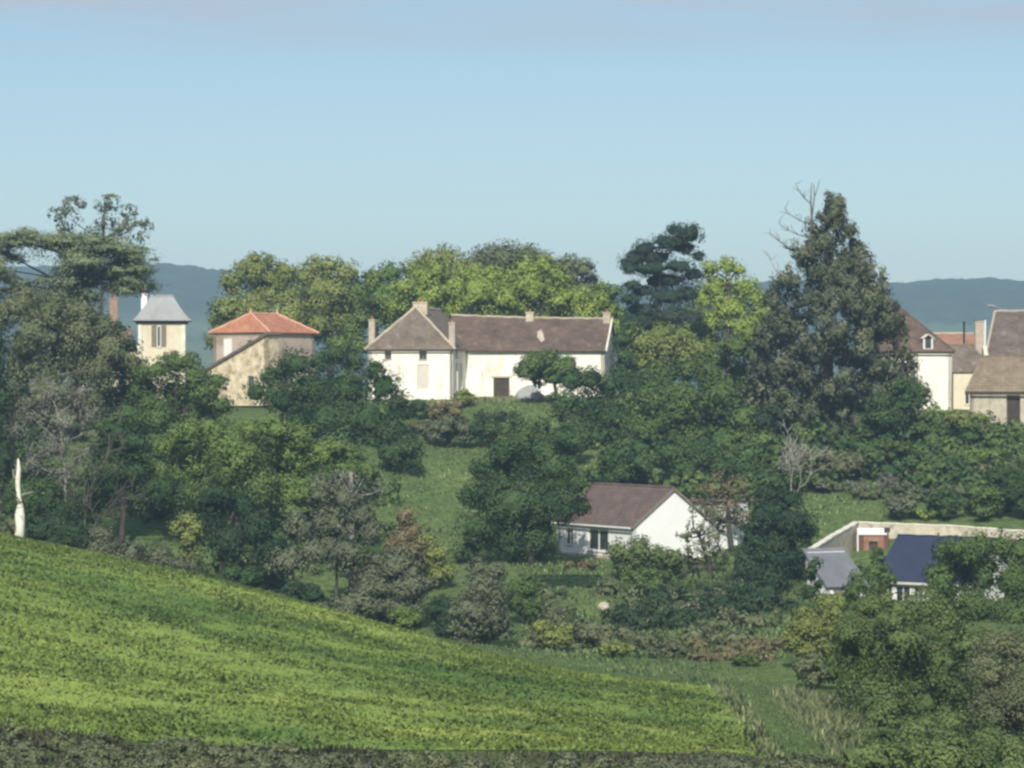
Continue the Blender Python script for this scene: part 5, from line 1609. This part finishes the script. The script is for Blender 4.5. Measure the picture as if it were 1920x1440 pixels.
# leafy undergrowth of the crop: a sheet just above the soil
def field_sheet():
    V, Q = [], []
    k = 110
    cx_ = np.array(crest); lw_ = np.array(lower[::-1])
    def along(p, t):
        d_ = np.r_[0, np.cumsum(np.linalg.norm(np.diff(p, axis=0), axis=1))]; d_ /= d_[-1]
        return np.c_[np.interp(t, d_, p[:, 0]), np.interp(t, d_, p[:, 1])]
    tt = np.linspace(0, 1, k)
    A_, B_ = along(cx_, tt), along(lw_, tt)
    for i in range(k):
        w_ = (i / (k - 1))
        p = A_ * (1 - w_) + B_ * w_
        V.append(np.c_[p, ground(p[:, 0], p[:, 1]) + 0.06])
    i = np.arange(k - 1)[:, None] * k + np.arange(k - 1)[None]
    V = np.concatenate(V); Q = np.stack([i, i + 1, i + k + 1, i + k], -1).reshape(-1, 4)
    fc = V[Q].mean(1)
    fn = np.cross(V[Q[:, 2]] - V[Q[:, 0]], V[Q[:, 3]] - V[Q[:, 1]]); fn *= np.sign(fn[:, 2:3])
    ob = link('field', fast_mesh('field', V, quads=Q, smooth=True, tint=np.clip(crop_t(fc[:, 0], fc[:, 1])[0] - 0.1, 0, 1), nrm=unit(unit(fn) + np.array((0, -0.2, 0)))), L['crop'])
    tag(ob, 'ground of the cropped field', kind='structure')
field_sheet()
blades('crop', 'yellow-green leafy crop covering the foreground slope', FIELD, 54, 0.145, L['crop'], crop_t, 0.75, 1.2)
soil = None


def grass_t(x, y):
    return 0.25 + 0.5 * vnoise(x / 4, y / 4, 8) + rng.normal(size=len(x)) * 0.15, 0.6 + 0.8 * vnoise(x / 1.7, y / 1.7, 12)


def pg(*a):
    return [P(x, 0, d)[:2] for x, d in a]


blades('meadow_grass', 'rough meadow grass on the slope below the farmhouse', pg((700, 225), (1000, 225), (1130, 262), (1000, 294), (860, 294), (690, 262)), 18, 0.24, L['grass'], grass_t, 0.4, 0.9)
blades('rough_grass', 'rough pale grass above the garden wall', pg((1420, 236), (1660, 236), (1700, 250), (1560, 262), (1400, 262)), 14, 0.26, L['grass'], grass_t, 0.4, 0.9)
blades('lane_grass', 'mown blue-green grass strip beside the field', pg((1330, 160), (1440, 113), (1640, 113), (1640, 165), (1560, 178), (1280, 173)), 30, 0.10, L['grass'], grass_t, 0.6, 0.9)
blades('yard_grass', 'grass around the bungalow and along the valley bottom', pg((960, 186), (1500, 178), (1560, 200), (1400, 232), (1000, 232)), 14, 0.32, L['grass'], grass_t, 0.35, 0.9)
blades('valley_grass', 'grass behind the field crest in the valley', pg((880, 176), (1330, 163), (1350, 190), (960, 194)), 14, 0.20, L['grass'], grass_t, 0.45, 0.9)
blades('lawn_grass', 'short lawn grass before the farmhouse', pg((690, 291), (1150, 291), (1150, 303), (690, 300)), 12, 0.28, L['drygrass'], grass_t, 0.5, 0.8)
blades('reeds', 'tall pale reed grass at the right of the lane', pg((1452, 158), (1600, 160), (1640, 135), (1580, 124), (1500, 140)), 30, 0.55, L['drygrass'], grass_t, 0.10, 1.2)
blades('edge_weeds', 'tall dry weeds along the lower edge of the field', pg((-200, 98), (350, 100), (700, 103), (1100, 106), (1445, 112), (1560, 112), (1560, 92), (-200, 82)), 45, 0.24, L['weeds'], lambda x, y: (0.15 + 0.75 * vnoise(x / 2.6, y / 2.6, 21) + rng.normal(size=len(x)) * 0.15, 0.4 + 1.2 * vnoise(x / 3, y / 3, 22)), 0.22, 0.9)
blades('field_border', 'pale weeds fringing the right border of the field', pg((1330, 161), (1365, 150), (1405, 135), (1440, 114), (1470, 114), (1425, 137), (1385, 151), (1345, 163)), 18, 0.4, L['drygrass'], grass_t, 0.25, 0.9)

def scrub(name, label, poly, n, rlo, rhi, mat, leafs=1.1, dens=0.58, flat=0.75):
    poly = np.array(poly); lo, hi = poly.min(0), poly.max(0)
    lob = []
    while len(lob) < n:
        x, y = rng.uniform(lo[0], hi[0], 1), rng.uniform(lo[1], hi[1], 1)
        if in_poly(x, y, poly)[0]:
            r = rng.uniform(rlo, rhi)
            lob.append((x[0], y[0], gz(x, y) + r * 0.35, r * rng.uniform(1, 1.5), r, r * flat))
    dm_ = np.mean([l[1] for l in lob])
    ls = LEAFPX * dm_ * leafs
    C_, N_, T_, S_ = lobes_to_leaves(lob, ls, dens, 0.45, 20, 0.8)
    v, q = leaf_cloud(C_, N_, ls * rng.uniform(0.6, 1.4, len(C_)), T_)
    cv, cf, cn_ = cores(lob, 0.45)
    o = link(name, fast_mesh(name, np.concatenate([v, cv]), quads=q, tris=cf + len(v), tint=np.concatenate([T_, rng.uniform(0.0, 0.45, len(cf))]), nrm=np.concatenate([S_, cn_])), L[mat])
    return tag(o, label, kind='stuff')


LS = pg((-150, 200), (300, 204), (720, 202), (760, 228), (700, 262), (560, 280), (-150, 280))
RSL = pg((1130, 246), (1420, 246), (1660, 252), (1980, 240), (1980, 268), (1700, 276), (1400, 292), (1180, 292), (1100, 268))
VAL = pg((985, 190), (1240, 186), (1480, 186), (1500, 206), (1300, 218), (1000, 216))
scrub('scrub', 'dark undergrowth filling the left slope', LS, 34, 1.3, 2.8, 'dark', 1.7)
scrub('scrub', 'dull undergrowth filling the left slope', LS, 22, 1.0, 2.4, 'dull', 1.7)
scrub('scrub', 'green undergrowth filling the right slope', RSL, 90, 1.0, 2.3, 'mid', 1.8)
scrub('scrub', 'dark undergrowth filling the right slope', RSL, 64, 1.0, 2.4, 'dark', 1.8)
scrub('scrub', 'grey-brown undergrowth on the right slope', RSL, 34, 0.8, 1.6, 'dull', 1.7)
scrub('scrub', 'shaded undergrowth in the valley bottom', VAL, 46, 0.7, 1.4, 'dull', 1.15)
scrub('scrub', 'tan dry growth along the valley floor', pg((1290, 177), (1450, 176), (1455, 188), (1280, 190)), 26, 0.35, 0.7, 'brown', 1.1)
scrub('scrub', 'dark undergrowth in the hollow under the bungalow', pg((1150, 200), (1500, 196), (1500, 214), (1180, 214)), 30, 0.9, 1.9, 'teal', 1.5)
EDG = pg((-120, 96), (350, 97), (700, 99.5), (1100, 102), (1445, 107), (1560, 112), (1560, 92), (-120, 82))
scrub('scrub', 'grey-brown brambles along the bottom edge of the field', EDG, 120, 0.35, 0.75, 'smoke', 1.3, 0.7)
scrub('scrub', 'grey-green brambles along the bottom edge of the field', EDG, 120, 0.3, 0.7, 'dull', 1.3, 0.7)
scrub('scrub', 'olive undergrowth filling the lower right corner', pg((1590, 112), (2000, 108), (2000, 165), (1650, 165), (1620, 135)), 60, 0.7, 1.6, 'khaki', 1.15, 1.0)

# ---------------------------------------------------------------- haze
hb = MB().box(-3600, 3600, -60, 3400, -60, 135)
hz = hb.build('haze', None)
tag(hz, 'thin blue air over the valley', kind='stuff')
m, n, l, o = new_mat('haze')
pvv = n.new('ShaderNodeVolumePrincipled')
pvv.inputs['Color'].default_value = (0.50, 0.70, 1.0, 1)
pvv.inputs['Density'].default_value = 0.00031
pvv.inputs['Anisotropy'].default_value = 0.1
l.new(pvv.outputs[0], o.inputs['Volume'])
hz.data.materials.append(m)

for r in REPORT:
    if r[2] > 6: print('HIGH CROWN', r)
print('TRIS', sum(len(o.data.polygons) for o in bpy.data.objects if o.type == 'MESH'))
